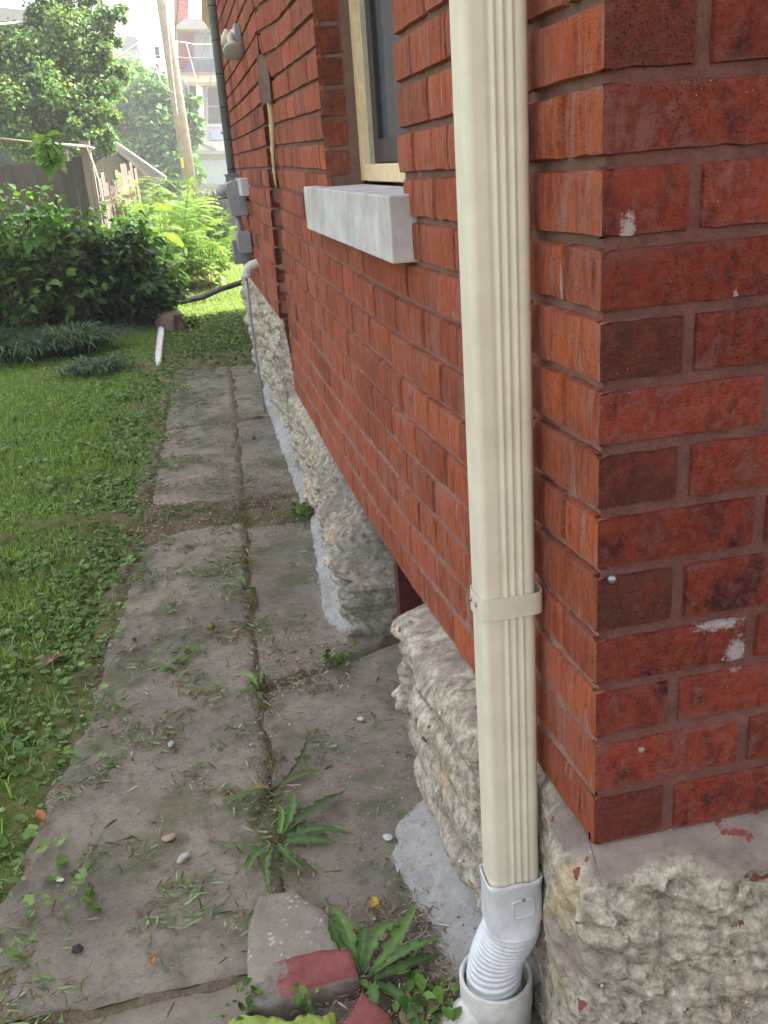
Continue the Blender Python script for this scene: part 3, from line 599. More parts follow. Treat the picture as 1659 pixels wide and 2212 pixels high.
mb = MB(); mb.tube([(-.088, 4.9, .8), (-.088, 4.9, 3.6)], .0235, 20); cp = mb.build('pipe', MT['conduit_grey'], cd, True)
for z in (.86, 1.02, 1.19, 1.36, 1.53, 1.70):
    mb = MB(); mb.tube([(-.088, 4.9, z), (-.088, 4.9, z+.005)], .0245, 20); mb.build('band', MT['dark_frame'], cd, True)
mb = MB(); mb.box((-.122, 4.885, 1.052), (-.035, 4.915, 1.064)); mb.build('clamp', MT['metal'], cd, bevel=.002)
mb = MB(); mb.box((-.126, 4.86, .755), (-.05, 4.95, .832)); mb.box((-.130, 4.85, .829), (-.048, 4.96, .838)); mb.build('hub_box', MT['conduit_grey'], cd, bevel=.003)
mt = empty('electric_meter', (-.1, 4.7, .6), 'grey metal electric meter box on the far brick wall with a clear round meter', 'electric meter')
mb = MB(); mb.prism([(-.036, 4.66, .612), (-.128, 4.66, .612), (-.146, 4.66, .770), (-.135, 4.66, .79), (-.10, 4.66, .802), (-.036, 4.66, .802)], (0, .20, 0)); mb.build('enclosure', MT['grey_box'], mt, bevel=.004)
mb = MB(); mb.tube([(-.135, 4.76, .752), (-.190, 4.76, .756), (-.198, 4.76, .756)], [.030, .030, .024], 24); mb.build('meter_glass', MT['pvc'], mt, True)
mb = MB(); mb.tube([(-.14, 4.72, .715), (-.195, 4.72, .715)], .008, 10); mb.build('seal_ring', MT['metal'], mt, True)
mb = MB(); mb.tube([(-.09, 4.72, .615), (-.09, 4.72, .46)], .016, 14); mb.build('nipple_pipe', MT['grey_box'], mt, True)
db = empty('disconnect_box', (-.1, 4.7, .45), 'small light grey switch box below the electric meter', 'electrical box')
mb = MB(); mb.prism([(-.040, 4.6, .415), (-.108, 4.6, .412), (-.116, 4.6, .43), (-.118, 4.6, .50), (-.112, 4.6, .532), (-.040, 4.6, .525)], (0, .10, 0)); mb.build('cover', MT['grey_box'], db, bevel=.004)
lb = setp((lambda b: (b.box((-.140, 4.72, .345), (-.045, 4.84, .48)), b)[-1])(MB()).build('phone_box', MT['conduit_grey'], None, bevel=.004), 'lowest dark grey utility box on the far brick wall, above the white elbow', 'electrical box')
el = empty('vent_elbow', (-.1, 4.35, .3), 'white plastic elbow coming out of the brick wall over a thin grey pipe', 'pipe')
mb = MB(); q = [(-.036+.0-.065*math.sin(a), 4.42, .305+.062*math.cos(a)) for a in np.linspace(0, math.pi/2, 10)]; q = [(-.02, 4.42, .367)]+q; mb.tube(q, .026, 20); mb.tube([(-.101, 4.42, .318), (-.101, 4.42, .297)], .030, 20); mb.build('elbow', MT['pvc'], el, True)
mb = MB(); mb.tube([(-.103, 4.42, .30), (-.104, 4.42, .1), (-.10, 4.42, -.2), (-.085, 4.40, zg(4.4)-.05)], .0075, 12); mb.build('grey_pipe', MT['grey_box'], el, True)
mb = MB(); p = at(1322/1, 1252, 1, -.004); p = np.array([p[0], -.001, p[2]]); mb.tube([p, p+OUTY*.004, p+OUTY*.006], [.0052, .005, .002], 14); setp(mb.build('wall_screw', MT['metal'], None, True), 'rusty white screw head in the brick joint near the house corner', 'screw')
mb = MB(); mb.prism([tuple(at(x, y, 1, 5.6)) for x, y in ((436, -60), (456, -60), (462, 40), (452, 62), (446, 50), (436, 40))], (0, .05, 0)); mb.build('rear_trim_board', MT['cream_paint'], house)

# ------------------------------------------------------------------ ground
def ground_z(x, y):
    z = zg(y)
    lx = np.interp(y, [0, .4, .8, 1.1, 2.6, 5.8, 9], [-1.25, -1.13, -.98, -.93, -.76, -.64, -.6])
    if x < lx: z += min(.035, (lx-x)*.12)
    return z+.010*noise.noise(Vector((x*1.7, y*1.7, 0)))
gx = np.concatenate([np.linspace(-90, -8, 14), np.linspace(-7.5, -2.4, 26), np.linspace(-2.35, -1.35, 40), np.linspace(-1.34, .1, 130), np.linspace(.12, .4, 10), np.linspace(.6, 7, 16), np.linspace(10, 90, 10)])
gy = np.concatenate([np.linspace(-40, -2, 10), np.linspace(-1.5, 0, 10), np.linspace(.02, 3.4, 240), np.linspace(3.44, 6.6, 110), np.linspace(6.7, 14, 70), np.linspace(15, 170, 22)])
P = np.zeros((len(gx), len(gy), 3))
for i, x in enumerate(gx):
    for j, y in enumerate(gy):
        h = ground_z(x, y)-.022+.006*noise.noise(Vector((x*12, y*12, 3)))
        if -1.6 < x < .1 and -.5 < y < 6.6:
            nn = noise.fractal(Vector((x*7, y*7, 11)), .7, 2, 4); lx = float(np.interp(y, [-.6, .2, .42, .6, .8, 1.1, 1.4, 1.7, 2.6, 4.0, 5.8, 6.5], [-1.3, -1.2, -1.12, -1.03, -.96, -.91, -.86, -.84, -.75, -.69, -.63, -.60])); sx2 = float(np.interp(y, [-1, .55, 1.05, 1.79, 3, 5.28, 7], [-.42, -.405, -.388, -.372, -.32, -.225, -.20]))
            b1 = .92*math.exp(-((x-lx+.02)/.06)**2); b2 = math.exp(-((x-sx2)/.028)**2)*.95; b3 = math.exp(-((y-2.87)/.24)**2)*1.1 if x < -.02 else 0; b4 = .8*math.exp(-((y-.40)/.02)**2) if x < sx2 else 0; b5 = max(math.exp(-((y-yy_)/.035)**2) for yy_ in ((1.40+.4*(x+.37) if x > sx2 else 99), 4.31))*(.9 if x > sx2 else .5); b6 = math.exp(-((y-6.0)/.35)**2)*1.2; b7 = math.exp(-(((x+.25)/.13)**2+((y-.33)/.15)**2))*1.2
            h += .027*min(1.0, max(b1, b2, b3, b4, b5, b6, b7)*(.80+nn*.9))
        P[i, j] = (x, y, h)
t = NT('ground_mat', .95, .1); xyz = t.sep(); n = t.noise(6, 5, .65); fine = t.noise(120, 4, .7)
soil = t.ramp(n, [(.35, (.09, .068, .046)), (.5, (.19, .15, .105)), (.62, (.11, .115, .045))]); green = t.ramp(t.noise(25, 4), [(.3, (.05, .07, .02)), (.5, (.10, .14, .035)), (.68, (.15, .12, .05))])
edge = t.math('ADD', t.math('MULTIPLY', t.math('ADD', xyz[0], .78), -4.0), t.math('MULTIPLY', t.math('SUBTRACT', n, .5), 1.6))
far = t.math('MULTIPLY', t.math('SUBTRACT', xyz[1], 6.4), 1.5)
fac = t.ramp(t.math('MAXIMUM', edge, far), [(0.0, 0.0), (.6, 1.0)])
c = t.mix(fac, soil, green); c = t.mix(t.ramp(fine, [(.3, .6), (.5, 0.0)]), c, (.03, .025, .017)); c = t.mix(t.ramp(t.noise(160, 3, .7), [(.58, 0.0), (.68, .6)]), c, (.30, .25, .19)); t.color(c); t.normal(t.bump(fine, .8, .008, t.bump(n, .4, .03))); MT['ground_mat'] = t.m
setp(grid_mesh('ground', P, MT['ground_mat']), kind='structure')
# concrete walk slabs (one sheet of separate slabs)
LXY, LXX = [-.6, .2, .42, .6, .8, 1.1, 1.4, 1.7, 2.6, 4.0, 5.8, 6.5], [-1.3, -1.2, -1.12, -1.03, -.96, -.91, -.86, -.84, -.75, -.69, -.63, -.60]
SMY, SMX = [-1, .55, 1.05, 1.79, 3, 5.28, 7], [-.42, -.405, -.388, -.372, -.32, -.225, -.20]
def slab(name, y0, y1, left, rnd=(.03, .03), tilt=0, drop=0, sh0=0, sh1=0):
    nx, ny = 46, max(24, int((y1-y0)/.018)); P = np.zeros((nx, ny, 3))
    for j in range(ny):
        v = j/(ny-1)
        for i in range(nx):
            u = i/(nx-1)
            y = y0+(y1-y0)*v
            sx_ = np.interp(y, SMY, SMX)+.012*noise.noise(Vector((y*7, 3, 3)))+.005*noise.noise(Vector((y*30, 3, 3))); a, b = (np.interp(y, LXY, LXX)+.03*noise.noise(Vector((y*9, 1, 1)))+.012*noise.noise(Vector((y*30, 1, 1))), sx_-.002-.003*noise.noise(Vector((y*14, 1, 7)))) if left else (sx_+.002+.003*noise.noise(Vector((y*16, 1, 3))), .02 if y < .8 or y > 1.5 else .16)
            # rounded corners
            e0 = max(0, 1-(y-y0)/rnd[0]); e1 = max(0, 1-(y1-y)/rnd[1]); sh = (1-math.sqrt(max(0, 1-min(1, max(e0, e1))**2)))*max(rnd[0] if e0 > e1 else rnd[1], 0)
            if left: a += sh
            x = a+(b-a)*u
            yy = y+(.012*noise.noise(Vector((x*6, y0, 4)))+.006*noise.noise(Vector((x*25, y0, 4))))*(1 if j in (0, 1, ny-2, ny-1) else 0)+(sh0*(1-v)**2+sh1*v*v)*(x+.37)
            h = ground_z(min(x, -.0) if not left else max(x, np.interp(y, LXY, LXX)), y)+.004-drop+.004*noise.noise(Vector((x*5, yy*5, 8)))+tilt*(x+.4)
            if left and u < .25: h -= .010*(1-u/.25)**2
            ed = min(i, j, nx-1-i, ny-1-j)
            if ed == 0: h -= .015
            elif ed == 1: h -= .006
            elif ed == 2: h -= .002
            if ed == 0 and False: pass
            P[i, j] = (x, yy, h)
    # pull ring 1 close to the edge so slab sides are steep
    P[1, :, 0] = P[0, :, 0]+.004; P[-2, :, 0] = P[-1, :, 0]-.004; P[:, 1, 1] = P[:, 0, 1]+.004; P[:, -2, 1] = P[:, -1, 1]-.004
    return P
slabs = [slab('s', -.6, .395, True, (.01, .05), 0, .012), slab('s', .41, 2.72, True, (.04, .24)), slab('s', 3.02, 4.30, True, (.16, .05), 0, .006), slab('s', 4.325, 5.9, True, (.06, .10), 0, .008),
         slab('s', .26, 1.36, False, (.02, .02), 0, .0, 0, .4), slab('s', 1.40, 2.66, False, (.02, .02), .01, .008, .4, 0), slab('s', 2.98, 4.30, False, (.05, .03), 0, .008), slab('s', 4.32, 5.8, False, (.05, .05), 0, .01)]
mbv, mbf, off = [], [], 0
for P in slabs:
    nu, nv = P.shape[:2]; idx = np.arange(nu*nv).reshape(nu, nv)+off
    mbf.append(np.stack([idx[:-1, :-1], idx[1:, :-1], idx[1:, 1:], idx[:-1, 1:]], -1).reshape(-1, 4)); mbv.append(P.reshape(-1, 3)); off += nu*nv
V = np.concatenate(mbv); o = arr_mesh('concrete_path', V, np.concatenate(mbf), np.full((len(V), 3), .5), MT['walk_concrete'], None, True); setp(o, kind='structure')
def surf_z(x, y):
    lx = np.interp(y, LXY, LXX)
    return ground_z(x, y)+(.008 if lx < x < 0 and y < 5.9 else -.018)

# ------------------------------------------------------------------ grass, ivy, litter (stuff)
def cull(P, m=200):
    a, b, z = proj(P); return (z > .1) & (a > -m) & (a < 1659+m) & (b < 2212+m) & (b > -m)
nz = lambda x, y, s, k=0: noise.noise(Vector((x*s, y*s, k)))
def rnd_pts(n, x0, x1, y0, y1, pw=1.0):
    y = y0+(y1-y0)*RNG.random(n)**pw; x = x0+(x1-x0)*RNG.random(n); return np.stack([x, y, 0*x], 1)
def grass(name, pts, h0, h1, w, pal, label=None):
    N = len(pts); az = RNG.random(N)*6.28; h = h0+(h1-h0)*RNG.random(N)**1.4; lean = .25+.75*RNG.random(N); W = w*(.6+.8*RNG.random(N))
    d = np.stack([np.cos(az), np.sin(az), 0*az], 1); s = np.stack([-np.sin(az), np.cos(az), 0*az], 1); up = np.array([0, 0, 1.])
    lv = []
    for t, ww in ((0, 1.0), (.45, .85), (.8, .5), (1, .08)):
        c = pts+up*(h*(t-.35*lean*t*t))[:, None]+d*(h*lean*t*t*.9)[:, None]
        lv += [c-s*(W*ww)[:, None]/2, c+s*(W*ww)[:, None]/2]
    V = np.stack(lv, 1); F = np.array([(0, 1, 3, 2), (2, 3, 5, 4), (4, 5, 7, 6)]); F = F[None]+(np.arange(N)*8)[:, None, None]
    col = colmix(N, pal, .22); o = arr_mesh(name, V.reshape(-1, 3), F.reshape(-1, 4), np.repeat(col, 8, 0), MT['grass_mat']); setp(o, kind='stuff'); return o
GP = [(.15, .34, .05), (.22, .45, .07), (.27, .50, .10), (.11, .24, .035), (.32, .42, .13), (.26, .25, .10)]
p = rnd_pts(200000, -3.6, -.62, .2, 8.2, .8); lx = np.interp(p[:, 1], LXY, LXX)
wt = np.array([nz(a, b, 3.2) for a, b in p[:, :2]]); dd = (lx-p[:, 0]); keep = (dd > .0) & (RNG.random(len(p)) < np.clip(dd*3.6-.10+wt*.9, .22, 1)) & cull(p+np.array([0, 0, -.48]))
p = p[keep]; p[:, 2] = [ground_z(a, b)-.02 for a, b in p[:, :2]]
grass('grass', p, .016, .055, .0034, GP)
p = rnd_pts(70000, -1.6, .9, 5.7, 15, .8); p = p[cull(p+np.array([0, 0, -.43]))]; wt = np.array([nz(a, b, 2.0, 4) for a, b in p[:, :2]]); p = p[RNG.random(len(p)) < np.clip((p[:, 1]-5.6)*.9+wt, .0, 1)]
p[:, 2] = [ground_z(a, b)-.02 for a, b in p[:, :2]]
grass('grass', p, .02, .06, .0045, [(.20, .32, .07), (.28, .40, .10), (.34, .44, .16), (.14, .24, .05)])
# round scalloped ivy leaves
def disc(n=9, cup=.25, notch=True):
    v = [(0, 0, 0)]; 
    for k in range(n):
        a = 2*math.pi*(k+.5)/n; r = 1+(.12 if k % 2 else -.08); v.append((r*math.cos(a), r*math.sin(a), cup*.3*(1 if k % 2 else .6)))
    f = [(0, 1+k, 1+(k+1) % n) for k in range(n-1 if notch else n)]
    return v, f
dv, df = disc(10)
def discs(name, pts, s0, s1, pal, lift=.012, tiltv=.45, kind='stuff'):
    N = len(pts); Mx = frames(RNG.random(N)*6.28, RNG.normal(0, tiltv*.5, N), RNG.normal(0, tiltv, N), s0+(s1-s0)*RNG.random(N)**1.5); pts = pts+np.stack([0*pts[:, 0], 0*pts[:, 0], lift*RNG.random(N)], 1)
    o = scatter(name, dv, df, Mx, pts, colmix(N, pal, .2), MT['leaf']); setp(o, kind=kind); return o
p = rnd_pts(130000, -2.4, -.45, .2, 7.5, .62); lx = np.interp(p[:, 1], LXY, LXX); dd = lx-p[:, 0]; wt = np.array([nz(a, b, 4.2, 9) for a, b in p[:, :2]])
dens = np.where(dd > 0, np.clip(1.05-dd*1.35+wt*1.9, .05, 1), np.clip(.30+dd*2.6+wt*1.9, 0, 1)*np.where(p[:, 1] < 1.6, .8, .25)); keep = (RNG.random(len(p)) < dens*.75) & cull(p+np.array([0, 0, -.48])); p = p[keep]
p[:, 2] = [surf_z(a, b)+.004 for a, b in p[:, :2]]
discs('ground_ivy', p, .004, .015, [(.13, .24, .06), (.19, .32, .10), (.09, .17, .04), (.24, .36, .14), (.16, .27, .08)], .018)
p = rnd_pts(9000, -.72, .02, 5.3, 8.5, 1.0); p = p[RNG.random(len(p)) < np.clip((p[:, 1]-5.4)*.7, .05, .8)]; p[:, 2] = [surf_z(a, b)+.01 for a, b in p[:, :2]]
discs('ground_ivy', p, .006, .016, [(.10, .18, .04), (.16, .26, .07), (.07, .13, .03)], .02)
# mown clippings lying on the walk
def clip_leaf():
    v = []; ts = np.linspace(0, 1, 5)
    for t in ts: w = .5*math.sin(math.pi*min(1, t*.9+.08))**.7; v += [(t-.5, -w*.13, .05*math.sin(t*6)), (t-.5+.05*math.sin(t*9), w*.13, .03)]
    return v, [(2*i, 2*i+1, 2*i+3, 2*i+2) for i in range(4)]
cv, cf2 = clip_leaf()
p = rnd_pts(300000, -1.25, .0, .1, 6.6, .72); lx = np.interp(p[:, 1], LXY, LXX)
wt = np.array([nz(a, b, 6.0, 2)+.5*nz(a, b, 17, 5) for a, b in p[:, :2]]); wx = np.interp(p[:, 0], [-1, -.6, -.42, -.3, 0], [1, .9, .7, .35, .12]); keep = (p[:, 0] > lx-.03) & (RNG.random(len(p)) < np.clip((wt+.02)*2.4, .05, 1)*wx*np.interp(p[:, 1], [0, 1.5, 6], [1, .6, .5])) & cull(p+np.array([0, 0, -.5]))
p = p[keep]; p[:, 2] = [surf_z(a, b)+.003 for a, b in p[:, :2]]; N = len(p)
Mx = frames(RNG.random(N)*6.28, RNG.normal(0, .16, N), RNG.normal(0, .4, N), .006+.036*RNG.random(N)**2.6)
wj = .35+.9*RNG.random(N); Mx[:, :, 1] *= wj[:, None]
setp(scatter('clippings', cv, cf2, Mx, p, colmix(N, [(.15, .23, .08), (.21, .30, .13), (.12, .18, .06), (.27, .34, .19), (.09, .13, .04), (.24, .15, .08), (.16, .10, .06)], .25), MT['litter']), kind='stuff')
# gravel and dirt crumbs
ico_v = [(0, 0, .7), (.9, .1, .1), (.2, .95, 0), (-.8, .5, .1), (-.7, -.6, 0), (.3, -.9, .1), (0, 0, -.4)]; ico_f = [(0, 1, 2), (0, 2, 3), (0, 3, 4), (0, 4, 5), (0, 5, 1), (6, 2, 1), (6, 3, 2), (6, 4, 3), (6, 5, 4), (6, 1, 5)]
pa = rnd_pts(3200, -.85, -.08, 2.5, 3.3); pb = rnd_pts(2200, -.95, -.05, .15, 6.2, .8); pc = rnd_pts(700, -.36, -.12, 1.3, 1.75); pd = rnd_pts(1200, -.40, -.10, .15, .46); p = np.concatenate([pa, pb, pc, pd]); p[:, 2] = [surf_z(a, b)+.001 for a, b in p[:, :2]]; N = len(p)
Mx = frames(RNG.random(N)*6.28, RNG.normal(0, .3, N), RNG.normal(0, .3, N), .0014+.0042*RNG.random(N)**3)
setp(scatter('gravel', ico_v, ico_f, Mx, p, colmix(N, [(.38, .33, .27), (.26, .21, .16), (.50, .46, .40), (.16, .12, .09), (.30, .17, .11)], .25), MT['litter']), kind='stuff')
# dry leaf mulch by the drain
p = np.concatenate([rnd_pts(1500, -.36, -.12, .18, .50), rnd_pts(350, -.30, -.10, 1.30, 1.48), rnd_pts(260, -.07, .1, .85, 1.4), rnd_pts(500, -.45, -.33, .4, 1.6)]); p[:, 2] = [surf_z(a, b)+.004+.014*random.random() for a, b in p[:, :2]]; N = len(p)
Mx = frames(RNG.random(N)*6.28, RNG.normal(0, .35, N), RNG.normal(0, .6, N), .006+.020*RNG.random(N)**1.8)
setp(scatter('dry_leaf_litter', cv, cf2, Mx, p, colmix(N, [(.22, .14, .10), (.30, .22, .17), (.36, .30, .25), (.14, .09, .07), (.26, .13, .06), (.42, .37, .33)], .22), MT['litter']), kind='stuff')
# moss tufts in the seam
p = rnd_pts(7000, -.02, .02, .35, 3.0); p[:, 0] += np.interp(p[:, 1], SMY, SMX)+RNG.normal(0, .010, len(p))*np.interp(p[:, 1], [.3, .9, 1.6], [1.8, 1.6, .8]); wt = np.array([nz(a, b, 6, 31) for a, b in p[:, :2]]); p = p[RNG.random(len(p)) < np.clip(.45+wt*1.6, .05, 1)]
p2 = rnd_pts(1800, -.12, .04, .3, 4); p2[:, 0] += np.interp(p2[:, 1], LXY, LXX)-.04; p = np.concatenate([p, p2]); p[:, 2] = [surf_z(a, b)+.001 for a, b in p[:, :2]]
grass('moss', p, .003, .011, .0024, [(.13, .13, .03), (.19, .15, .035), (.10, .085, .03), (.16, .17, .05)])

# ------------------------------------------------------------------ dandelions, loose stones, bag, leaves
def dandelion(name, loc, leaves, label, group='dandelion weeds on the walk', pal=((.11, .20, .06), (.15, .26, .08), (.08, .15, .045))):
    mb = MB(); lx_, ly_ = loc; z0 = surf_z(lx_, ly_)+.004
    for (az, L, rise, w) in leaves:
        n = 15; a = math.radians(az); d = np.array([math.cos(a), math.sin(a), 0]); s = np.array([-math.sin(a), math.cos(a), 0]); V = []; c = np.array(random.choice(pal))*(1+random.gauss(0, .12)); cc = []
        bend = random.uniform(-.6, .6); roll_ = random.uniform(-.5, .5)
        for i in range(n):
            t = i/(n-1); prof = (.10+.9*math.sin(math.pi*min(1, max(0, (t-.12)/.9)))**.8) if t > .12 else .08
            tooth = (1.0 if i % 2 else .55) if i not in (0, n-1) else .2
            ww = w*prof*tooth; dd_ = d+s*bend*t; dd_ = dd_/np.linalg.norm(dd_); ctr = np.array([lx_, ly_, z0])+dd_*L*t+np.array([0, 0, rise*math.sin(math.pi*min(1, t*1.05)*.85)-.0*t])
            back = -dd_*L/n*(.7 if i % 2 else 0)
            ww = ww*random.uniform(.75, 1.2); V += [ctr-s*ww+np.array([0, 0, ww*(.35-roll_)])+back, ctr, ctr+s*ww+np.array([0, 0, ww*(.35+roll_)])+back]; cc += [tuple(c), tuple(c*1.45+.03), tuple(c*.92)]
        F = []
        for i in range(n-1): F += [(3*i, 3*i+1, 3*i+4, 3*i+3), (3*i+1, 3*i+2, 3*i+5, 3*i+4)]
        mb.add(V, F, cc)
    for k in range(8):
        a = random.random()*6.28; r = .012+.012*random.random(); mb.tube([(lx_, ly_, z0-.004), (lx_+r*math.cos(a), ly_+r*math.sin(a), z0+.012)], .0011, 4, (.13, .05, .045))
    return setp(mb.build(name, MT['leaf'], None), label, 'weed', group)
dandelion('dandelion_plant', (-.293, .312), [(100, .17, .055, .020), (128, .16, .045, .016), (60, .14, .05, .014), (22, .20, .03, .019), (8, .17, .03, .018), (-35, .17, .02, .016), (-18, .14, .02, .018), (160, .07, .02, .012), (-60, .10, .02, .014), (80, .11, .05, .013)], 'large dandelion with upright toothed leaves growing beside the broken red brick')
dandelion('dandelion_plant', (-.402, .72), [(35, .21, .02, .017), (48, .17, .015, .018), (10, .16, .015, .014), (195, .15, .01, .013), (205, .11, .01, .014), (-85, .12, .015, .015), (-70, .15, .01, .010), (235, .16, .01, .010), (-20, .13, .01, .013), (60, .12, .02, .012)], 'flat dandelion rosette in the walk seam with toothed leaves reaching right')
dandelion('dandelion_plant', (-.392, .905), [(20, .13, .01, .010), (-170, .12, .01, .012), (30, .22, .012, .009), (160, .06, .01, .01), (-150, .10, .008, .008)], 'thin dandelion with long narrow leaves lying across the slab seam', pal=((.12, .18, .06), (.24, .20, .08), (.10, .15, .05)))
dandelion('dandelion_plant', (-.385, 1.36), [(70, .10, .02, .012), (110, .09, .02, .013), (20, .08, .015, .010), (200, .09, .01, .009), (250, .07, .01, .008)], 'small upright dandelion by the slab corner near the basement window')
dandelion('dandelion_plant', (-.375, 2.05), [(80, .09, .015, .009), (150, .10, .01, .007), (-20, .10, .01, .007), (220, .07, .01, .007)], 'small weed with narrow leaves farther along the walk seam')
mb = MB()
def weed(name, x, y, n, r, h, label, cat='weed', group=None, s=.012, pal=((.10, .20, .04), (.16, .28, .07), (.07, .14, .03))):
    p = np.stack([x+RNG.normal(0, r, n), y+RNG.normal(0, r, n), surf_z(x, y)+h*RNG.random(n)], 1); Mx = frames(RNG.random(n)*6.28, RNG.normal(.2, .4, n), RNG.normal(0, .5, n), s*(.6+.8*RNG.random(n))); lv, lf = OV
    return setp(scatter(name, lv, lf, Mx, p, colmix(n, pal, .2), MT['leaf']), label, cat, group)
def ovate(w=.30, fold=.12, droop=.18):
    v = []; pr = [(0, .05), (.22, .8), (.45, 1.0), (.72, .7), (1, .02)]
    for t, k in pr: z = -droop*t*t; v += [(t, -w*k, z+fold*k), (t, 0, z), (t, w*k, z+fold*k)]
    f = []
    for i in range(4): f += [(3*i, 3*i+1, 3*i+4, 3*i+3), (3*i+1, 3*i+2, 3*i+5, 3*i+4)]
    return v, f
OV = ovate()
weed('sprouting_weed', -.085, 2.66, 130, .035, .05, 'bushy green weed sprouting from the cement fillet beside the stone foundation', s=.022)
weed('sprouting_weed', -.16, 1.45, 60, .03, .03, 'small weed among the dry litter at the fillet end by the basement window', s=.018)
weed('sprouting_weed', -.492, .30, 34, .018, .05, 'leafy seedlings between the concrete chunk and the green bag', s=.015)
weed('sprouting_weed', -.40, .262, 26, .018, .07, 'seedling standing in front of the broken red brick', s=.014)
weed('sprouting_weed', -.20, .25, 60, .04, .03, 'leafy weed lying in the litter beside the drain hub', s=.026)
def rock(name, outline, z0, z1, mat, label, cat, group=None, jit=.006, taper=.96, sub=2, col=(.3, .27, .23)):
    bm = bmesh.new(); n = len(outline); cx = np.mean([p[0] for p in outline]); cy = np.mean([p[1] for p in outline])
    lo = [bm.verts.new((cx+(x-cx)*1.03, cy+(y-cy)*1.03, z0)) for x, y, *r in outline]; hi = [bm.verts.new((cx+(p[0]-cx)*taper, cy+(p[1]-cy)*taper, p[2] if len(p) > 2 else z1)) for p in outline]
    bm.faces.new(hi); bm.faces.new(lo[::-1])
    for i in range(n): bm.faces.new((lo[i], lo[(i+1) % n], hi[(i+1) % n], hi[i]))
    bmesh.ops.triangulate(bm, faces=[f for f in bm.faces if len(f.verts) > 4])
    bmesh.ops.subdivide_edges(bm, edges=bm.edges[:], cuts=5, use_grid_fill=True); bmesh.ops.smooth_vert(bm, verts=bm.verts[:], factor=.35, use_axis_x=True, use_axis_y=True, use_axis_z=True)
    bm.normal_update()
    for v in bm.verts: v.co += v.normal*(noise.fractal(v.co*28, .7, 2, 4)*jit)
    me = bpy.data.meshes.new(name); bm.to_mesh(me); bm.free(); a = me.color_attributes.new('Col', 'FLOAT_COLOR', 'POINT'); a.data.foreach_set('color', np.tile((*col, 1), len(me.vertices)).astype(np.float32))
    o = link(name, me, None, mat, True); return setp(o, label, cat, group)
rock('concrete_chunk', [(-.492, .318), (-.483, .465), (-.455, .535), (-.385, .540), (-.335, .465), (-.305, .39), (-.30, .345)], -.505, -.452, MT['chunk_concrete'], 'broken tan concrete chunk lying on the walk behind the red brick piece', 'concrete chunk', None, .004)
# red painted brick
mb = MB(); t = NT('painted_brick', .8, .25); nn = t.noise(30, 5); zz = t.sep(t.g.outputs['Normal'])[2]; c = t.ramp(nn, [(.35, (.18, .05, .05)), (.65, (.27, .085, .085))]); gr = t.ramp(t.noise(22, 5, .7), [(.35, (.12, .10, .085)), (.65, (.24, .21, .18))])
xx = t.sep()[0]; worn = t.math('ADD', t.math('MULTIPLY', t.math('ADD', xx, .425), -14.0), t.math('MULTIPLY', t.math('SUBTRACT', t.noise(48, 5, .7), .12), 1.5)); side_m = t.ramp(zz, [(.45, 1.0), (.75, 0.0)])
c = t.mix(t.math('MAXIMUM', t.math('MULTIPLY', side_m, .85), t.ramp(worn, [(.55, 0.0), (.75, 1.0)])), c, gr); c = t.mix(t.ramp(t.noise(90, 4, .7), [(.55, 0.0), (.68, .5)]), c, (.10, .06, .055)); t.color(c); t.normal(t.bump(t.noise(120), .5, .004)); MT['painted_brick'] = t.m
rock('brick_piece', [(-.50, .295, -.462), (-.442, .362, -.447), (-.36, .366, -.445), (-.302, .352, -.444), (-.300, .292, -.446), (-.38, .288, -.447), (-.46, .285, -.458)], -.515, -.445, MT['painted_brick'], 'broken brick with a red painted top, leaning against the concrete chunk', 'brick', 'broken bricks by the drain', .0025, .99)
rock('brick_piece', [(-.352, .205, -.468), (-.300, .270, -.452), (-.262, .215, -.458), (-.250, .15, -.47), (-.35, .14, -.48)], -.53, -.455, MT['painted_brick'], 'mossy grey brick fragment between the red brick piece and the drain hub', 'brick', 'broken bricks by the drain', .0035, .93)
# bag
nb, P = 40, np.zeros((40, 26, 3))
for i in range(40):
    for j in range(26):
        u, v = i/39, j/25; x = -.528+.175*u; y = .288-.045*u-.12*v+.008*noise.noise(Vector((u*7, 0, 3)))
        P[i, j] = (x+.004*noise.noise(Vector((u*9, v*9, 1))), y, -.470+.016*noise.fractal(Vector((u*5, v*5, 2)), .7, 2, 4)+.012*math.sin(u*9+v*3)*.3-.03*v*0-.010*(1 if j == 0 else 0))
o = grid_mesh('plastic_bag', P, MT['bag_plastic']); so2 = o.modifiers.new('solid', 'SOLIDIFY'); so2.thickness = .0008
setp(o, 'crumpled lime green plastic bag lying on the walk before the bricks', 'bag')
# single dry leaves and pebbles
def dry_leaf(px, py, L, az, col, label, cup=.35, asp=.5):
    x, y = at(px, py, 2, -.49)[:2]; v = []; n = 12; z0 = surf_z(x, y)+.006
    for i in range(n+1):
        t = i/n; w = asp*math.sin(math.pi*min(1, t*.94+.04))**.75*(1+.16*math.sin(i*2.4))
        for s in (-1, -.5, 0, .5, 1): v.append((t-.5, s*w*.5, cup*(s*w)**2*1.6+.10*math.sin(t*5+s*2)))
    f = [(5*i+j, 5*i+j+1, 5*i+j+6, 5*i+j+5) for i in range(n) for j in range(4)]
    Mx = frames(np.array([math.radians(az)]), np.array([.08]), np.array([.15]), [L]); return setp(scatter('dry_leaf', v, f, Mx, np.array([[x, y, z0]]), np.array([col]), MT['litter']), label, 'leaf', 'fallen dry leaves')
dry_leaf(118, 1422, .085, 10, (.38, .22, .17), 'curled pinkish brown dry leaf in the grass left of the walk')
dry_leaf(88, 1766, .048, -60, (.42, .17, .08), 'orange brown dry leaf at the left edge of the walk')
dry_leaf(35, 1838, .036, 70, (.42, .33, .14), 'yellowish dry leaf in the ground ivy at far left')
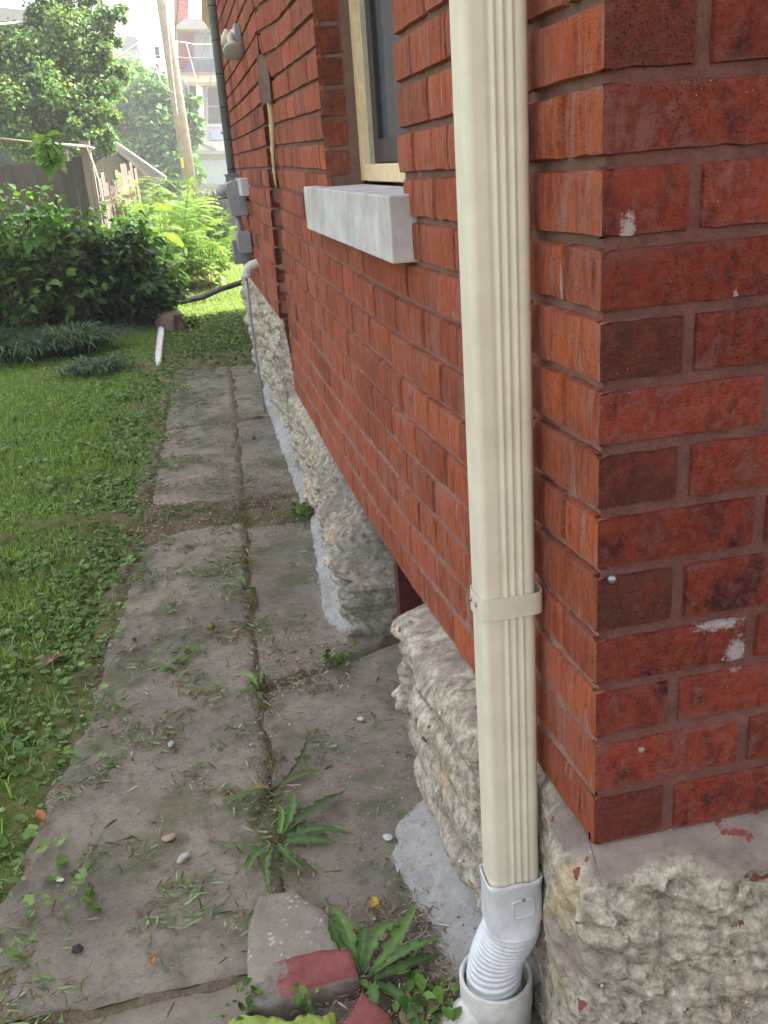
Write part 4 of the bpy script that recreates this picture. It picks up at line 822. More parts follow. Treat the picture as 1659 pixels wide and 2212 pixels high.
dry_leaf(512, 1363, .034, 30, (.42, .25, .17), 'small curled tan leaf on the walk beyond the dandelions')
dry_leaf(808, 1955, .036, 100, (.55, .34, .06), 'yellow orange dead leaf above the large dandelion')
dry_leaf(905, 2185, .075, 25, (.40, .29, .20), 'large tan dry leaf in front of the drain hub', .2, .8)
dry_leaf(855, 2055, .045, 60, (.44, .36, .30), 'pale dry leaf behind the large dandelion', .2, .7)
dry_leaf(330, 2078, .018, 80, (.45, .20, .08), 'tiny orange cone-shaped leaf on the lower walk', .6)
def pebble(px, py, r, col, label, asp=(1.5, 1, .6)):
    x, y = at(px, py, 2, -.49)[:2]; z = surf_z(x, y); bm = bmesh.new(); bmesh.ops.create_icosphere(bm, subdivisions=3, radius=1)
    for v in bm.verts: v.co = Vector((v.co.x*asp[0], v.co.y*asp[1], v.co.z*asp[2]))*(1+.35*noise.noise(v.co*1.7+Vector((px, py, 0))))
    bm.transform(Matrix.Rotation(px*.7, 4, 'Z')); bm.transform(Matrix.Diagonal((r, r, r, 1))); bm.transform(Matrix.Translation((x, y, z+r*.35))); me = bpy.data.meshes.new('pebble'); bm.to_mesh(me); bm.free()
    a = me.color_attributes.new('Col', 'FLOAT_COLOR', 'POINT'); a.data.foreach_set('color', np.tile((*col, 1), len(me.vertices)).astype(np.float32)); return setp(link('pebble', me, None, MT['attr_rough'], False), label, 'stone', 'loose stones on the walk')
pebble(364, 1808, .0095, (.44, .33, .25), 'pinkish tan stone on the lower walk, left of the dandelion rosette')
pebble(396, 1852, .0095, (.42, .41, .40), 'long light grey stone below the pinkish tan one', (1.9, .9, .6))
pebble(370, 1607, .008, (.40, .42, .43), 'grey stone on the walk above the clippings')
pebble(130, 1682, .003, (.50, .44, .36), 'tiny pale pebble at the bare slab edge')
pebble(543, 1608, .004, (.55, .50, .40), 'small cream pebble left of the seam, beside a twin')
pebble(130, 1898, .005, (.80, .80, .78), 'small white pebble among ivy leaves at lower left')
pebble(166, 2048, .009, (.05, .045, .05), 'black lump on the lower left of the walk', (1.2, 1.1, .6))
pebble(550, 958, .009, (.09, .06, .045), 'dark brown seed ball on the far slab', (1, 1, 1))
pebble(779, 1555, .008, (.55, .56, .58), 'pale splat stone on the right slab near the red spots', (1.3, 1, .15))
pebble(838, 1810, .009, (.50, .50, .50), 'light grey stone left of the cement patch', (1.3, 1, .3))
pebble(456, 1355, .014, (.20, .15, .045), 'mossy brown clump on the middle of the walk', (1, 1, .8))
pebble(290, 1382, .006, (.10, .06, .05), 'dark red-brown lump on the walk left of the mossy clump', (1.2, 1, .8))

# ------------------------------------------------------------------ things at the back of the yard
def ribbed(name, pts, r, rib, mat, label, cat):
    q = []; R = []; P_ = [Vector(p) for p in pts]; L = sum((P_[i+1]-P_[i]).length for i in range(len(P_)-1)); n = int(L/rib*6)
    for i in range(n+1):
        s = L*i/n; k = 0
        while k < len(P_)-2 and s > (P_[k+1]-P_[k]).length: s -= (P_[k+1]-P_[k]).length; k += 1
        q.append(P_[k].lerp(P_[k+1], min(1, s/(P_[k+1]-P_[k]).length))); R.append(r*(1 if (i % 6) < 4 else (.88 if rib < .1 else .95)))
    mb = MB(); mb.tube(q, R, 14); return setp(mb.build(name, mat, None, True), label, cat)
zz = lambda x, y, h=0: (x, y, ground_z(x, y)+h)
ribbed('drain_tube', [zz(-.70, 7.5, .02), zz(-.705, 6.9, .02), zz(-.712, 6.4, .0), zz(-.72, 5.9, -.035)], .028, .05, MT['white_plastic'], 'dirty white corrugated drain tube half buried beside the walk', 'drain tube')
ribbed('drain_tube', [zz(-.66, 9.1, .03), zz(-.48, 9.25, .035), zz(-.28, 9.40, .04), (-.1, 9.5, -.34), (.25, 9.62, -.28), (.5, 9.7, -.24)], .031, .16, MT['black_pipe'], 'dark corrugated drain tube crossing the sunny lawn behind the house', 'drain tube')
rock('log_stump', [(-.75, 7.55), (-.72, 7.85), (-.60, 7.95), (-.50, 7.80), (-.51, 7.55), (-.6, 7.45)], -.47, -.30, MT['attr_rough'], 'brown weathered stone block under the shrub beside the white tube', 'rock', None, .045, .80, 2, (.24, .18, .13))
# shrub
def leafcloud(name, stems, n_per, size, pal, mat, parent, spread=.05, base=OV, tdown=-.2, tsd=.45):
    pos, az = [], []
    for st in stems:
        st = np.array(st); k = np.sort(RNG.random(n_per)*.85+.15); idx = k*(len(st)-1); i0 = np.clip(idx.astype(int), 0, len(st)-2); fr = (idx-i0)[:, None]; p = st[i0]*(1-fr)+st[i0+1]*fr
        a = RNG.random()*6.28+np.arange(n_per)*2.4; pos.append(p+RNG.normal(0, spread*.3, p.shape)); az.append(a)
    pos = np.concatenate(pos); az = np.concatenate(az); N = len(pos); pos = pos+np.stack([np.cos(az), np.sin(az), 0*az], 1)*(spread*RNG.random(N))[:, None]
    Mx = frames(az, RNG.normal(tdown, tsd, N), RNG.normal(0, .5, N), size*(.55+.7*RNG.random(N)))
    return scatter(name, base[0], base[1], Mx, pos, colmix(N, pal, .22), mat, parent)
def stemset(base, n, spread, h, curve=.4, r0=.012, x0=0, pts=6, hv=.6):
    st = []
    for _ in range(n):
        a = random.random()*6.28; rr_ = spread*math.sqrt(random.random()); H = h*(1-hv*random.random())*(1-.35*(rr_/spread)**2)
        st.append([(base[0]+rr_*math.cos(a)*(.25+.75*t**1.3)*base[3], base[1]+rr_*math.sin(a)*(.25+.75*t**1.3), base[2]+H*t+.05*math.sin(t*5+a)) for t in np.linspace(0, 1, pts)])
    return st
BP = [(.045, .105, .03), (.065, .14, .045), (.09, .18, .055), (.13, .23, .07), (.055, .115, .05)]
def shrub(name, label, parts, size, pal, cat='shrub', stemc=(.09, .06, .04), group=None, base=OV, **kw):
    e = empty(name, tuple(parts[0][0][:3]), label, cat, group); stems = []; cnt = 0; objs = []
    allst = []
    for (b, n, sp, h, npl) in parts: allst.append((stemset(b, n, sp, h), npl))
    mb = MB()
    for st, _ in allst:
        for s in st: mb.tube(s, list(np.linspace(.007, .0015, len(s))), 5, stemc)
    mb.build('stems', MT['attr_rough'], e)
    st = [s for q, _ in allst for s in q]; leafcloud('foliage', st, int(np.mean([npl for _, npl in allst])), size, pal, MT['leaf'], e, **kw); return e
shrub('broadleaf_shrub', 'large dark green broadleaf shrub spreading in front of the grey board fence', [((-1.35, 7.9, -.45, 1), 110, .64, 1.36, 56), ((-1.9, 7.8, -.45, 1), 110, .62, 1.52, 56), ((-.93, 7.95, -.45, 1), 84, .46, 1.02, 56), ((-2.5, 7.9, -.45, 1), 70, .6, 1.3, 60)], .085, BP, spread=.07)
shrub('tall_shoots', 'tall slender leafy shoots rising in front of the dark fence at far left', [((-1.72, 7.3, -.4, 1), 14, .34, 1.78, 22), ((-1.35, 7.4, -.4, 1), 10, .30, 1.55, 22)], .10, [(.11, .22, .05), (.15, .28, .07), (.08, .16, .04)], spread=.05)
shrub('tall_shoots', 'pale leafy branch tips reaching over the rope near the fence post', [((float(at(108, 320, 1, 7.5)[0]), 7.5, float(at(108, 350, 1, 7.5)[2]), .6), 4, .10, .26, 14)], .12, [(.16, .30, .07), (.22, .36, .10)], spread=.05)
shrub('broadleaf_shrub', 'brighter large-leaved shrub at the right end of the planting by the rock', [((-.80, 8.2, -.45, 1), 50, .34, 1.08, 44)], .11, [(.07, .15, .045), (.10, .20, .07), (.13, .24, .08)], spread=.08)
# liriope
def strap_clump(name, x, y, n, L, r, label, pal):
    N = n; pts = np.stack([x+RNG.normal(0, r, N), y+RNG.normal(0, r, N), 0*np.zeros(N)], 1); pts[:, 2] = [ground_z(a, b)-.01 for a, b in pts[:, :2]]
    az = np.arctan2(pts[:, 1]-y, pts[:, 0]-x)+RNG.normal(0, .7, N); h = L*(.6+.6*RNG.random(N)); d = np.stack([np.cos(az), np.sin(az), 0*az], 1); s = np.stack([-np.sin(az), np.cos(az), 0*az], 1); W = .008+.005*RNG.random(N); k = .35+.6*RNG.random(N); lv = []
    for t, ww in ((0, .7), (.25, 1), (.5, 1), (.75, .8), (1, .1)):
        c = pts+d*(h*k*t*1.0)[:, None]+np.array([0, 0, 1])*(h*(1.15*t-(.5+.45*k)*t*t))[:, None]; lv += [c-s*(W*ww)[:, None]/2, c+s*(W*ww)[:, None]/2]
    V = np.stack(lv, 1); F = np.array([(0, 1, 3, 2), (2, 3, 5, 4), (4, 5, 7, 6), (6, 7, 9, 8)])[None]+(np.arange(N)*10)[:, None, None]
    return setp(arr_mesh(name, V.reshape(-1, 3), F.reshape(-1, 4), np.repeat(colmix(N, pal, .25), 10, 0), MT['grass_mat']), label, 'plant', 'clumps of strap-leaved border grass')
LP = [(.05, .115, .05), (.08, .16, .075), (.035, .08, .035), (.14, .22, .13)]
strap_clump('border_grass', -2.15, 6.9, 760, .43, .14, 'dark strap-leaved clump at the left edge of the border', LP)
strap_clump('border_grass', -1.72, 6.75, 750, .38, .13, 'middle strap-leaved clump before the dark shrub', LP)
strap_clump('border_grass', -1.36, 6.75, 700, .40, .10, 'strap-leaved clump at the right of the row, arching towards the walk', LP)
strap_clump('border_grass', -1.12, 5.9, 380, .19, .09, 'small strap-leaved tuft alone in the lawn edge nearer the walk', LP)
# sunlit plants further back
def fern():
    v, f = [], []
    for i in range(22):
        t = i/22; L = .20*math.sin(math.pi*min(1, t*.85+.12)); z = -.35*t*t
        for s in (-1, 1):
            n = len(v); v += [(t, 0, z), (t+.024, 0, z), (t+.060, s*L, z-.05), (t+.046, s*L, z-.05)]; f.append((n, n+1, n+2, n+3))
    return v, f
FR = fern()
def frondplant(name, x, y, n, L, h, label, sx=.2, pal=((.20, .34, .07), (.28, .42, .10), (.14, .26, .05))):
    N = n; base = np.array([x, y, ground_z(x, y)]); hh = h*(.35+.65*RNG.random(N)); p = np.stack([base[0]+RNG.normal(0, sx, N), base[1]+RNG.normal(0, sx, N), base[2]+hh], 1)
    Mx = frames(RNG.random(N)*6.28, RNG.normal(.25, .35, N), RNG.normal(0, .3, N), L*(.7+.6*RNG.random(N))); e = empty(name, tuple(base), label, 'plant')
    scatter('fronds', FR[0], FR[1], Mx, p, colmix(N, pal, .2), MT['leaf'], e); mb = MB()
    for q in p[::6]: mb.tube([(base[0]*.6+q[0]*.4, base[1]*.6+q[1]*.4, base[2]), ((base[0]+q[0]*2)/3, q[1], base[2]+(q[2]-base[2])*.6), tuple(q)], [.005, .003, .0015], 5, (.14, .22, .05))
    mb.build('stems', MT['attr_rough'], e); return e
frondplant('mimosa_sapling', -.64, 9.9, 190, .22, 1.25, 'feathery bright green sapling with fronds spreading over the sunny border', .17)
frondplant('mimosa_sapling', -.26, 10.6, 260, .22, 1.0, 'feathery sunlit fronds hanging over the border beside the grey pickets', .22)
YG = [(.20, .34, .07), (.28, .43, .10), (.15, .27, .055), (.38, .50, .18)]
shrub('sunlit_perennials', 'yellow-green mass of leafy perennials along the back border in sun', [((-.42, 10.6, -.42, 1), 110, .34, .62, 90), ((-.16, 11.6, -.42, 1), 110, .34, .60, 90), ((-.75, 11.2, -.42, 1), 80, .4, .95, 90)], .042, YG, spread=.06, stemc=(.14, .22, .05))
shrub('variegated_plant', 'variegated yellow and white leafy plant at the foot of the sunny border', [((-.20, 10.5, -.42, 1), 34, .22, .26, 36)], .06, [(.50, .52, .30), (.16, .32, .06), (.60, .58, .36), (.36, .42, .10)], spread=.05)
shrub('low_weeds', 'low leafy weeds beside the rock where the lawn begins', [((-.44, 7.75, -.44, 1), 16, .12, .10, 26)], .03, YG[:3], spread=.04, cat='weed')
shrub('fence_vine', 'light green vine tumbling over the broken fence boards', [((-.98, 11.6, .0, .8), 26, .26, .95, 44)], .05, [(.20, .36, .06), (.28, .42, .10), (.13, .26, .05)], spread=.06)
shrub('fence_vine', 'dark leafy vine climbing over the far picket fence', [((-.05, 14.7, -.42, 1.6), 40, .30, 1.15, 44)], .06, [(.12, .24, .06), (.20, .33, .10), (.08, .16, .04)], spread=.06)
# fences
def board_fence(name, p0, p1, h, w, gap, label, z0=None, dog=False, postat=None, colr=(1, 1, 1), hv=.03, dip=0):
    e = empty(name, (p0[0], p0[1], -.45), label, 'fence'); d = Vector((p1[0]-p0[0], p1[1]-p0[1], 0)); L = d.length; d.normalize(); nrm = Vector((-d.y, d.x, 0)); mb = MB(); s = 0
    while s < L:
        w_ = random.uniform(.82, 1.12); c = tuple(q*w_ for q in colr); hh = h+random.uniform(-hv, hv); a = Vector((p0[0], p0[1], -.47))+d*s; b = a+d*w; off = nrm*random.uniform(-.008, .008)
        a += off; b += off; top = Vector((0, 0, hh)); m = (a+b)/2
        if dog: poly = [a, b, b+top-Vector((0, 0, w*.3)), b+top-d*w*.28, a+top+d*w*.28, a+top-Vector((0, 0, w*.3))]
        else: poly = [a, b, b+top-Vector((0, 0, random.random()*.02)), a+top-Vector((0, 0, random.random()*.02))]
        mb.prism([tuple(q) for q in poly], tuple(nrm*.018), c); s += w+gap
    mb.build('boards', MT['fence_wood'], e)
    for zr in (.3, h*.8):
        mb = MB()
        a = Vector((p0[0], p0[1], -.47+zr))+nrm*.022; b = a+d*L; mb.prism([tuple(a), tuple(b), tuple(b+Vector((0, 0, .08))), tuple(a+Vector((0, 0, .08)))], tuple(nrm*.035), colr); mb.build('rail', MT['fence_wood'], e)
    for s in (postat or []):
        a = Vector((p0[0], p0[1], -.5))+d*s; mb = MB(); mb.box((a.x-.045, a.y-.045, a.z), (a.x+.045, a.y+.045, a.z+h+.12), tuple(q*.95 for q in colr)); mb.build('post', MT['fence_wood'], e)
    return e
board_fence('board_fence', (-5.2, 10.7), (-1.40, 11.0), 1.56, .145, .003, 'tall weathered grey board fence standing in shade behind the shrub', colr=(.56, .53, .52), postat=[1.0])
fp = setp((lambda b: (b.box((-1.40, 10.9, -.5), (-1.29, 11.0, 1.27), (1.35, 1.25, 1.15)), b)[-1])(MB()).build('fence_post', MT['fence_wood'], None), 'wooden corner post rising above the board fence, holding the rope', 'post')
board_fence('board_fence', (-1.28, 11.1), (-.90, 12.4), 1.35, .11, .012, 'brown broken fence panel right of the corner post, boards of uneven height', colr=(1.05, .92, .82), hv=.16)
e = empty('curved_rails', (-1.2, 10.9, .6), 'pair of bleached curved boards hanging on the broken fence panel', 'fence boards')
for z, y_, n in ((.615, 10.98, 2), ):
    for q, (xa, xb, zc) in enumerate(((-1.345, -1.10, .62), (-1.345, -1.11, .555), (-1.09, -.88, .60), (-.80, -.58, .52))):
        mb = MB(); pts_ = [(xa+(xb-xa)*t, y_+.3*q*.5, zc+.05*(2*t-1)**2+.03*(q == 2)*(1-t)) for t in np.linspace(0, 1, 9)]
        for i in range(8): a, b = pts_[i], pts_[i+1]; mb.prism([a, b, (b[0], b[1], b[2]+.042), (a[0], a[1], a[2]+.042)], (0, .02, 0), (2.6, 2.3, 2.1))
        mb.build('board', MT['fence_wood'], e)
for x, y_, h in ((-1.06, 11.05, 1.02), (-.72, 11.6, 1.02), (-.62, 12.2, 1.0), (-.90, 11.3, .9)):
    setp((lambda b: (b.box((x-.014, y_, -.45), (x+.014, y_+.03, -.45+h), (1.9, 1.6, 1.3)), b)[-1])(MB()).build('garden_stake', MT['fence_wood'], None), 'thin wooden stake standing among the sunlit plants by the broken fence', 'stake', 'garden stakes by the broken fence')
board_fence('picket_fence', (-.80, 15.6), (.16, 15.4), .99, .095, .012, 'pale rounded picket fence across the back of the yard', dog=True, colr=(2.1, 2.0, 1.9))
board_fence('picket_fence', (.10, 15.0), (.62, 13.6), 1.0, .125, .010, 'grey weathered picket fence running beside the house rear', dog=True, colr=(1.5, 1.45, 1.45))
# rope
A = at(-30, 296, 1, 10.5); B = at(190, 317, 1, 10.88); mb = MB(); mb.tube([A, (A+B)/2+np.array([0, 0, -.01]), B], .012, 6, (.40, .30, .22)); mb.tube([at(85, 308, 1, 10.6), B], .015, 6, (.62, .58, .52)); 
pth = [at(188, 318, 1, 10.86), at(204, 360, 1, 10.84), at(217, 405, 1, 10.8), at(226, 455, 1, 10.8), at(240, 510, 1, 10.7), at(258, 560, 1, 10.5)]; mb.tube(pth, .010, 6, (.70, .66, .60)); mb.tube([at(184, 316, 1, 10.87), at(204, 322, 1, 10.87)], .018, 6, (.6, .56, .5))
setp(mb.build('clothes_rope', MT['attr_rough'], None, True), 'old white rope tied to the corner post and hanging down its side', 'rope')
# trees
def tree(name, label, pos, H, trunk_r, clumps, leaf_s, nleaf, pal, base=OV, cat='tree', tr_col=(.10, .08, .06), group='trees beyond the fences'):
    e = empty(name, pos, label, cat, group); mb = MB(); px, py, pz = pos; top = Vector((px+.2, py, pz+H*.7))
    mb.tube([(px, py, pz-.1), (px+.05, py, pz+H*.35), tuple(top)], [trunk_r, trunk_r*.75, trunk_r*.3], 10, tr_col); tk = mb.build('trunk', MT['attr_rough'], e, True); mb = MB()
    pts = []
    for (cx, cy, cz, rx, ry, rz) in clumps:
        s = Vector((px+.05, py, pz+H*.3)).lerp(top, random.random()); c = Vector((cx, cy, cz)); m = s.lerp(c, .5)+Vector((0, 0, .1*rz)); mb.tube([s, m, c], [trunk_r*.35, trunk_r*.2, trunk_r*.07], 6, tr_col)
        n = int(nleaf*(rx*rz)**1.0/sum(k[3]*k[5] for k in clumps)); sub = max(6, n//70); sc_ = RNG.normal(0, 1, (sub, 3)); sc_ /= np.linalg.norm(sc_, axis=1)[:, None]; sc_ *= (RNG.random(sub)**.45)[:, None]
        ctr = np.array([cx, cy, cz])+sc_*np.array([rx, ry, rz]); w = RNG.integers(0, sub, n); pts.append(ctr[w]+RNG.normal(0, 1, (n, 3))*np.array([rx, ry, rz])*.19)
    mb.build('limbs', MT['attr_rough'], e, True); p = np.concatenate(pts); N = len(p)
    Mx = frames(RNG.random(N)*6.28, RNG.normal(-.35, .5, N), RNG.normal(0, .6, N), leaf_s*(.6+.8*RNG.random(N))); scatter('crown', base[0], base[1], Mx, p, colmix(N, pal, .25), MT['leaf'], e); return e
LW = ovate(.36, .10, .2)
def V2(vx, vy, y): return at(vx, vy, 1, y)
def cl(vx, vy, y, rv, asp=1.0):
    p = V2(vx, vy, y); d = (p-CAM)@f_; r = rv*d/FV; return (p[0], p[1], p[2], r, r*.8, r*asp)
tree('spreading_tree', 'large light green tree hanging over the fence at upper left', (-2.0, 14.5, -.45), 4.6, .10, [cl(60, 150, 14, 75), cl(150, 90, 14.2, 75), cl(110, 230, 13.6, 80), cl(30, 250, 13.5, 70), cl(200, 190, 14, 55), cl(190, 260, 13.7, 45), cl(70, 60, 14.4, 40), cl(225, 50, 14.2, 28), cl(215, 120, 14, 35), cl(10, 110, 14.2, 50), cl(120, 20, 14.5, 45), cl(165, 290, 13.4, 36), cl(240, 250, 14, 22), cl(-60, 180, 14, 80), cl(200, 10, 14.5, 30), cl(120, -60, 14.5, 60), cl(60, 310, 13.3, 40), cl(232, 90, 14.2, 26), cl(252, 30, 14.3, 20), cl(256, 150, 14, 20), cl(215, 300, 13.6, 28)], .058, 36000, [(.13, .25, .09), (.18, .31, .12), (.10, .19, .07), (.22, .34, .15), (.25, .28, .12)], LW)
tree('dense_tree', 'dense dark green tree behind the leaning pole', (-.6, 29, -.45), 6, .16, [cl(330, 230, 29, 60), cl(350, 320, 28.5, 62), cl(285, 270, 29.5, 50), cl(300, 180, 30, 38), cl(385, 370, 28, 45), cl(300, 350, 28.5, 50), cl(345, 170, 30, 24), cl(390, 280, 28.5, 40), cl(250, 300, 29, 40), cl(408, 230, 29, 22)], .17, 16000, [(.09, .20, .055), (.13, .27, .08), (.065, .15, .04), (.17, .32, .10)], LW)
tree('pale_tree', 'pale green feathery tree left of the dense one, partly behind the light tree', (-2.4, 34, -.45), 6, .14, [cl(265, 170, 34, 42), cl(245, 215, 34, 40), cl(285, 160, 35, 25), cl(225, 270, 33, 50), cl(262, 135, 35, 22)], .17, 6000, [(.17, .28, .10), (.22, .33, .13)], LW)
tree('dense_tree', 'dark backing tree low behind the shed roof', (-3.5, 24, -.45), 3, .12, [cl(220, 330, 22, 50), cl(150, 330, 22, 60), cl(60, 330, 22, 70), cl(280, 380, 24, 45), cl(340, 400, 24, 40), cl(-20, 320, 22, 60)], .14, 9000, [(.05, .11, .03), (.08, .16, .05), (.035, .08, .025)], LW)
shrub('sunlit_sprout', 'thin sapling top rising between the pole and the porch', [((.10, 20, -.4, 1), 8, .25, 1.6, 30)], .09, [(.16, .28, .08), (.10, .2, .05)], cat='sapling')
# utility pole and wires
pole = empty('utility_pole', tuple(V2(424, 486, 22)), 'leaning weathered wooden utility pole with wires and a yellow mark', 'utility pole')
mb = MB(); Pb, Pt = V2(426, 500, 22), V2(351, 0, 22); Pt2 = Pb+(Pt-Pb)*1.5; mb.tube([Pb, Pb+(Pt2-Pb)*.5, Pt2], [.160, .138, .118], 20); mb.build('shaft', MT['pole_wood'], pole, True)
q = V2(394, 351, 21.83); mb = MB(); mb.box((q[0]-.035, q[1]-.012, q[2]-.11), (q[0]+.03, q[1]+.0, q[2]+.11), (.75, .62, .08)); mb.build('tag', MT['paint'], pole)
q = V2(352, 113, 21.8); mb = MB(); mb.box((q[0]-.17, q[1]-.02, q[2]-.11), (q[0]-.07, q[1]+.08, q[2]+.11), (.20, .21, .24)); mb.build('bracket', MT['paint'], pole)
def wire(pts, r, col, label): 
    P = [V2(*p) for p in pts]; Q = []
    for i in range(len(P)-1):
        for t in np.linspace(0, 1, 7)[:-1]: Q.append(P[i]*(1-t)+P[i+1]*t)
    Q.append(P[-1]); Q = np.array(Q); 
    for _ in range(4): Q[1:-1] = (Q[:-2]+Q[1:-1]*2+Q[2:])/4
    mb = MB(); mb.tube(list(Q), r, 5, col); return setp(mb.build('overhead_wire', MT['attr_rough'], None, True), label, 'wire', 'overhead wires')
wire([(-20, 54, 13), (90, 44, 15), (170, 30, 17), (245, 8, 19), (300, -20, 21)], .016, (.55, .55, .57), 'thick twisted light cable crossing the top left corner of the view')
wire([(-20, 138, 20), (120, 140, 20), (250, 124, 21), (350, 120, 21.8)], .008, (.50, .50, .50), 'thin wire running left from the pole bracket across the light tree')
wire([(-20, 182, 18), (80, 180, 18), (170, 155, 18), (260, 120, 19), (335, 64, 21)], .007, (.45, .45, .45), 'thin wire sagging lowest through the light tree')
wire([(338, 145, 21.7), (345, 175, 21.5), (370, 196, 21.5), (395, 235, 24)], .010, (.66, .66, .66), 'white service wire looping down in front of the pole')
wire([(358, 0, 21.7), (362, 60, 21.7), (376, 190, 21.7), (384, 250, 21.5)], .010, (.68, .68, .68), 'white service wire following the pole downwards')
wire([(280, 275, 26), (310, 210, 26), (338, 145, 22)], .010, (.05, .05, .05), 'dark wire rising towards the pole in front of the dense tree')
wire([(385, -10, 22), (384, 25, 23), (378, 60, 24), (378, 120, 25)], .016, (.20, .18, .20), 'dark twisted drop cable beside the far brick chimney')
wire([(388, 90, 30), (405, 92, 32), (420, 96, 34), (465, 96, 35)], .012, (.75, .75, .75), 'white wire with insulators along the far upper porch')
wire([(402, 92, 33), (415, 140, 33), (428, 190, 33)], .014, (.80, .80, .80), 'white cable descending across the far porch cornice')
wire([(446, 78, 33), (432, 140, 33), (428, 170, 33)], .010, (.10, .09, .09), 'dark cable slanting over the far slate porch roof')
wire([(462, 100, 33), (456, 170, 33), (446, 210, 33)], .010, (.10, .09, .09), 'rightmost dark cable drooping near the far porch column')
wire([(376, 122, 22), (400, 126, 30), (470, 124, 34)], .022, (.08, .08, .10), 'bundle of black cables running from the pole to the far house')
# shed with gable roof
shed = empty('garden_shed', (-1.3, 16, -.45), 'old shed with a grey shingled gable roof behind the broken fence', 'shed')
mb = MB(); Wl = [V2(150, 440, 16), V2(330, 440, 16), V2(330, 398, 16), V2(240, 325, 16), V2(150, 400, 16)]; mb.prism([tuple(p) for p in Wl], (0, 2.5, 0), (.40, .38, .37)); mb.build('wall', MT['attr_rough'], shed)
mb = MB(); mb.prism([tuple(V2(x, y, 15.7)) for x, y in ((236, 300), (243, 302), (358, 383), (357, 392), (330, 388))], (0, 3.1, 0), (.34, .33, .34)); mb.build('roof', MT['attr_rough'], shed)
mb = MB(); mb.prism([tuple(V2(x, y, 15.66)) for x, y in ((236, 312), (236, 302), (330, 386), (356, 392), (356, 398), (332, 396))], (0, .035, 0), (.50, .49, .48)); mb.build('barge_board', MT['attr_rough'], shed)
mb = MB(); mb.prism([tuple(V2(x, y, 15.7)) for x, y in ((296, 362), (330, 390), (336, 402), (298, 386))], (0, .06, 0), (.46, .45, .46)); mb.build('soffit', MT['attr_rough'], shed)
mb = MB(); mb.prism([tuple(V2(x, y, 15.8)) for x, y in ((328, 400), (334, 400), (338, 450), (332, 450))], (0, .1, 0), (.28, .14, .12)); mb.build('corner_post', MT['attr_rough'], shed)
# neighbour roofs
def roofhouse(name, pts, y, d, col, wall, label):
    e = empty(name, tuple(V2(*pts[0], y)), label, 'house'); mb = MB(); mb.prism([tuple(V2(x, yy, y)) for x, yy in pts], (0, d, 0), col); mb.build('roof', MT['attr_rough'], e); xs_ = [p[0] for p in pts]; yb = max(p[1] for p in pts); a = V2(min(xs_)+6, yb, y+.2); b = V2(max(xs_)-6, yb, y+.2)
    mb = MB(); mb.box((a[0], y+.2, -.5), (b[0], y+d-.2, a[2]), wall); mb.build('wall', MT['attr_rough'], e); return e
roofhouse('neighbour_house', [(-160, 70), (-60, 8), (112, 28), (150, 78)], 26, 6, (.42, .42, .43), (.40, .36, .33), 'neighbour house with pale shingled roof behind the light tree at top left')
roofhouse('neighbour_house', [(236, 240), (262, 216), (280, 220), (292, 240)], 29.6, 1.0, (.62, .24, .15), (.5, .35, .28), 'small distant house with an orange tiled roof between the trees')
roofhouse('neighbour_house', [(262, 108), (272, 77), (292, 78), (300, 90), (296, 100)], 60, 5, (.14, .14, .15), (.3, .3, .3), 'far dark gable roof peeping above the pale tree')
# white porch house
ph = empty('porch_house', tuple(V2(440, 440, 36)), 'old two storey house with white porch, brick chimney and slate porch roof beyond the pole', 'house')
def slabp(name, pts, y, d, col, mat='paint', parent=ph):
    mb = MB(); mb.prism([tuple(V2(x, yy, y)) for x, yy in pts], (0, d, 0), col); return mb.build(name, MT[mat], parent)
def bx4(x0, y0, x1, y1): return ((x0, y1), (x1, y1), (x1, y0), (x0, y0))
slabp('wall', bx4(386, 60, 560, 460), 37.2, 5, (.52, .50, .50)); slabp('chimney', bx4(376, -60, 407, 48), 37.6, 1.0, (.5, .5, .5), 'brick_far')
slabp('upper_roof', ((379, 56), (400, 40), (470, 40), (560, 40), (560, 58)), 36.2, 4, (.40, .40, .42)); slabp('cornice', bx4(382, 55, 560, 63), 36.1, .4, (.48, .40, .30)); slabp('soffit', ((384, 64), (560, 78), (560, 70), (384, 62)), 36.3, .8, (.46, .45, .46))
slabp('brick_pier', bx4(385, 70, 418, 146), 36.9, .4, (.5, .5, .5), 'brick_far'); slabp('clapboard_panel', bx4(416, 66, 560, 130), 37.0, .3, (.52, .52, .56))
w3 = slabp('window', bx4(453, 76, 463, 122), 36.8, .3, (.75, .75, .75)); slabp('pane', bx4(456, 80, 461, 118), 36.7, .1, (.35, .37, .40), parent=w3)
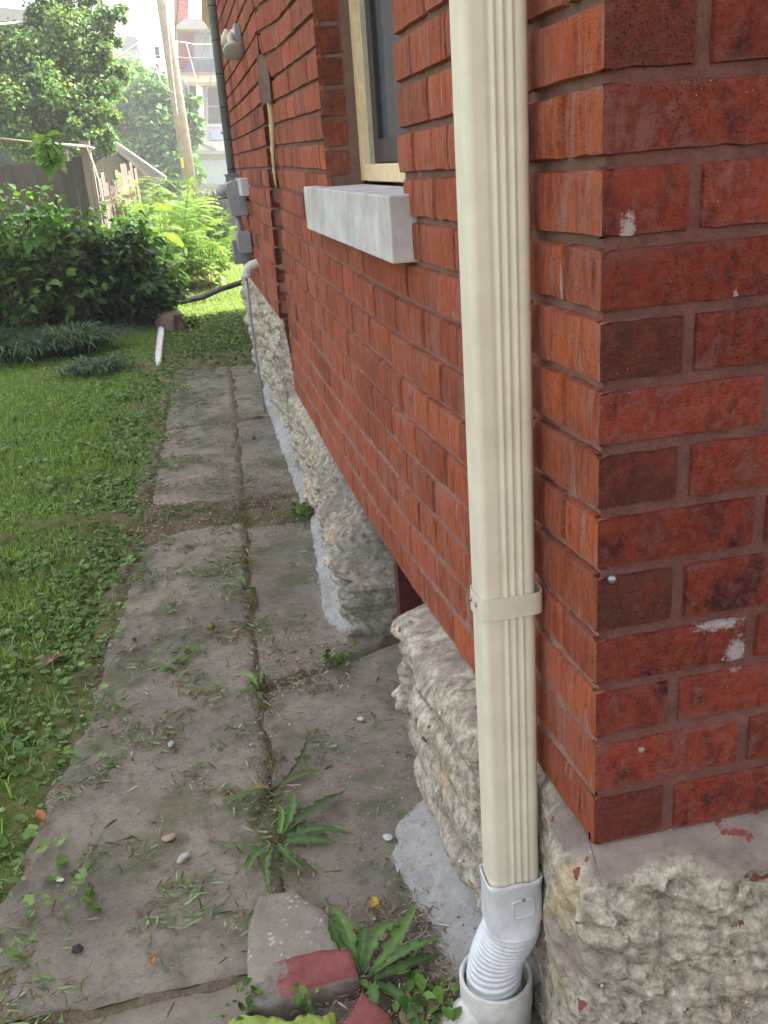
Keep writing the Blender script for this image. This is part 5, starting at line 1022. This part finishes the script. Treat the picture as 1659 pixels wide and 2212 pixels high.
slabp('porch_roof', ((392, 158), (412, 129), (560, 129), (560, 156)), 35.6, 1.6, (.12, .13, .17)); slabp('gutter', bx4(391, 156, 560, 160), 35.4, .3, (.42, .20, .14)); slabp('porch_cornice', ((392, 160), (560, 160), (560, 176), (400, 178), (394, 170)), 35.5, .9, (.66, .60, .50)); slabp('porch_beam', bx4(400, 176, 560, 184), 35.6, .6, (.55, .49, .38))
slabp('porch_opening', bx4(401, 184, 428, 310), 36.6, .3, (.10, .10, .13)); slabp('column', ((423, 184), (437, 184), (444, 312), (432, 312)), 35.7, .35, (.76, .75, .74)); slabp('porch_wall', bx4(436, 184, 560, 310), 36.2, .5, (.76, .75, .74))
w4 = slabp('window', bx4(446, 186, 486, 272), 36.0, .15, (.80, .79, .78)); slabp('pane', bx4(449, 190, 484, 227), 35.9, .06, (.10, .065, .055), parent=w4); slabp('pane', bx4(450, 231, 484, 267), 35.9, .06, (.09, .08, .09), parent=w4); slabp('blue_panel', bx4(456, 281, 484, 302), 36.0, .2, (.38, .44, .54))
slabp('bay_roof', ((407, 325), (421, 305), (560, 305), (560, 328)), 34.6, 1.6, (.62, .62, .62)); slabp('roof_seam', ((424, 306), (428, 306), (468, 323), (464, 325)), 34.55, .1, (.25, .25, .26)); slabp('bay_eave', bx4(411, 326, 560, 333), 34.5, .4, (.42, .38, .35)); slabp('bay_wall', bx4(420, 333, 560, 470), 34.8, 1.2, (.56, .57, .58)); slabp('bay_panel', bx4(426, 346, 495, 398), 34.7, .1, (.46, .52, .58)); slabp('sill_band', bx4(422, 400, 560, 404), 34.65, .15, (.50, .44, .40)); slabp('downpipe', ((405, 184), (408, 184), (429, 400), (426, 400)), 34.5, .08, (.42, .40, .38))

# ------------------------------------------------------------------ hazy air
if True:
    me = bpy.data.meshes.new('haze'); b = MB(); b.box((-110, -60, -3.0), (110, 190, 16)); o = b.build('haze', None); o.data.materials.clear(); hm = bpy.data.materials.new('haze_air'); hm.use_nodes = True; hn = hm.node_tree.nodes; hn.remove(hn['Principled BSDF'])
    pv = hn.new('ShaderNodeVolumePrincipled'); pv.inputs['Density'].default_value = .0042; pv.inputs['Color'].default_value = (.95, .97, 1, 1); pv.inputs['Anisotropy'].default_value = .3; hm.node_tree.links.new(pv.outputs[0], hn['Material Output'].inputs['Volume']); o.data.materials.append(hm); setp(o, kind='stuff')
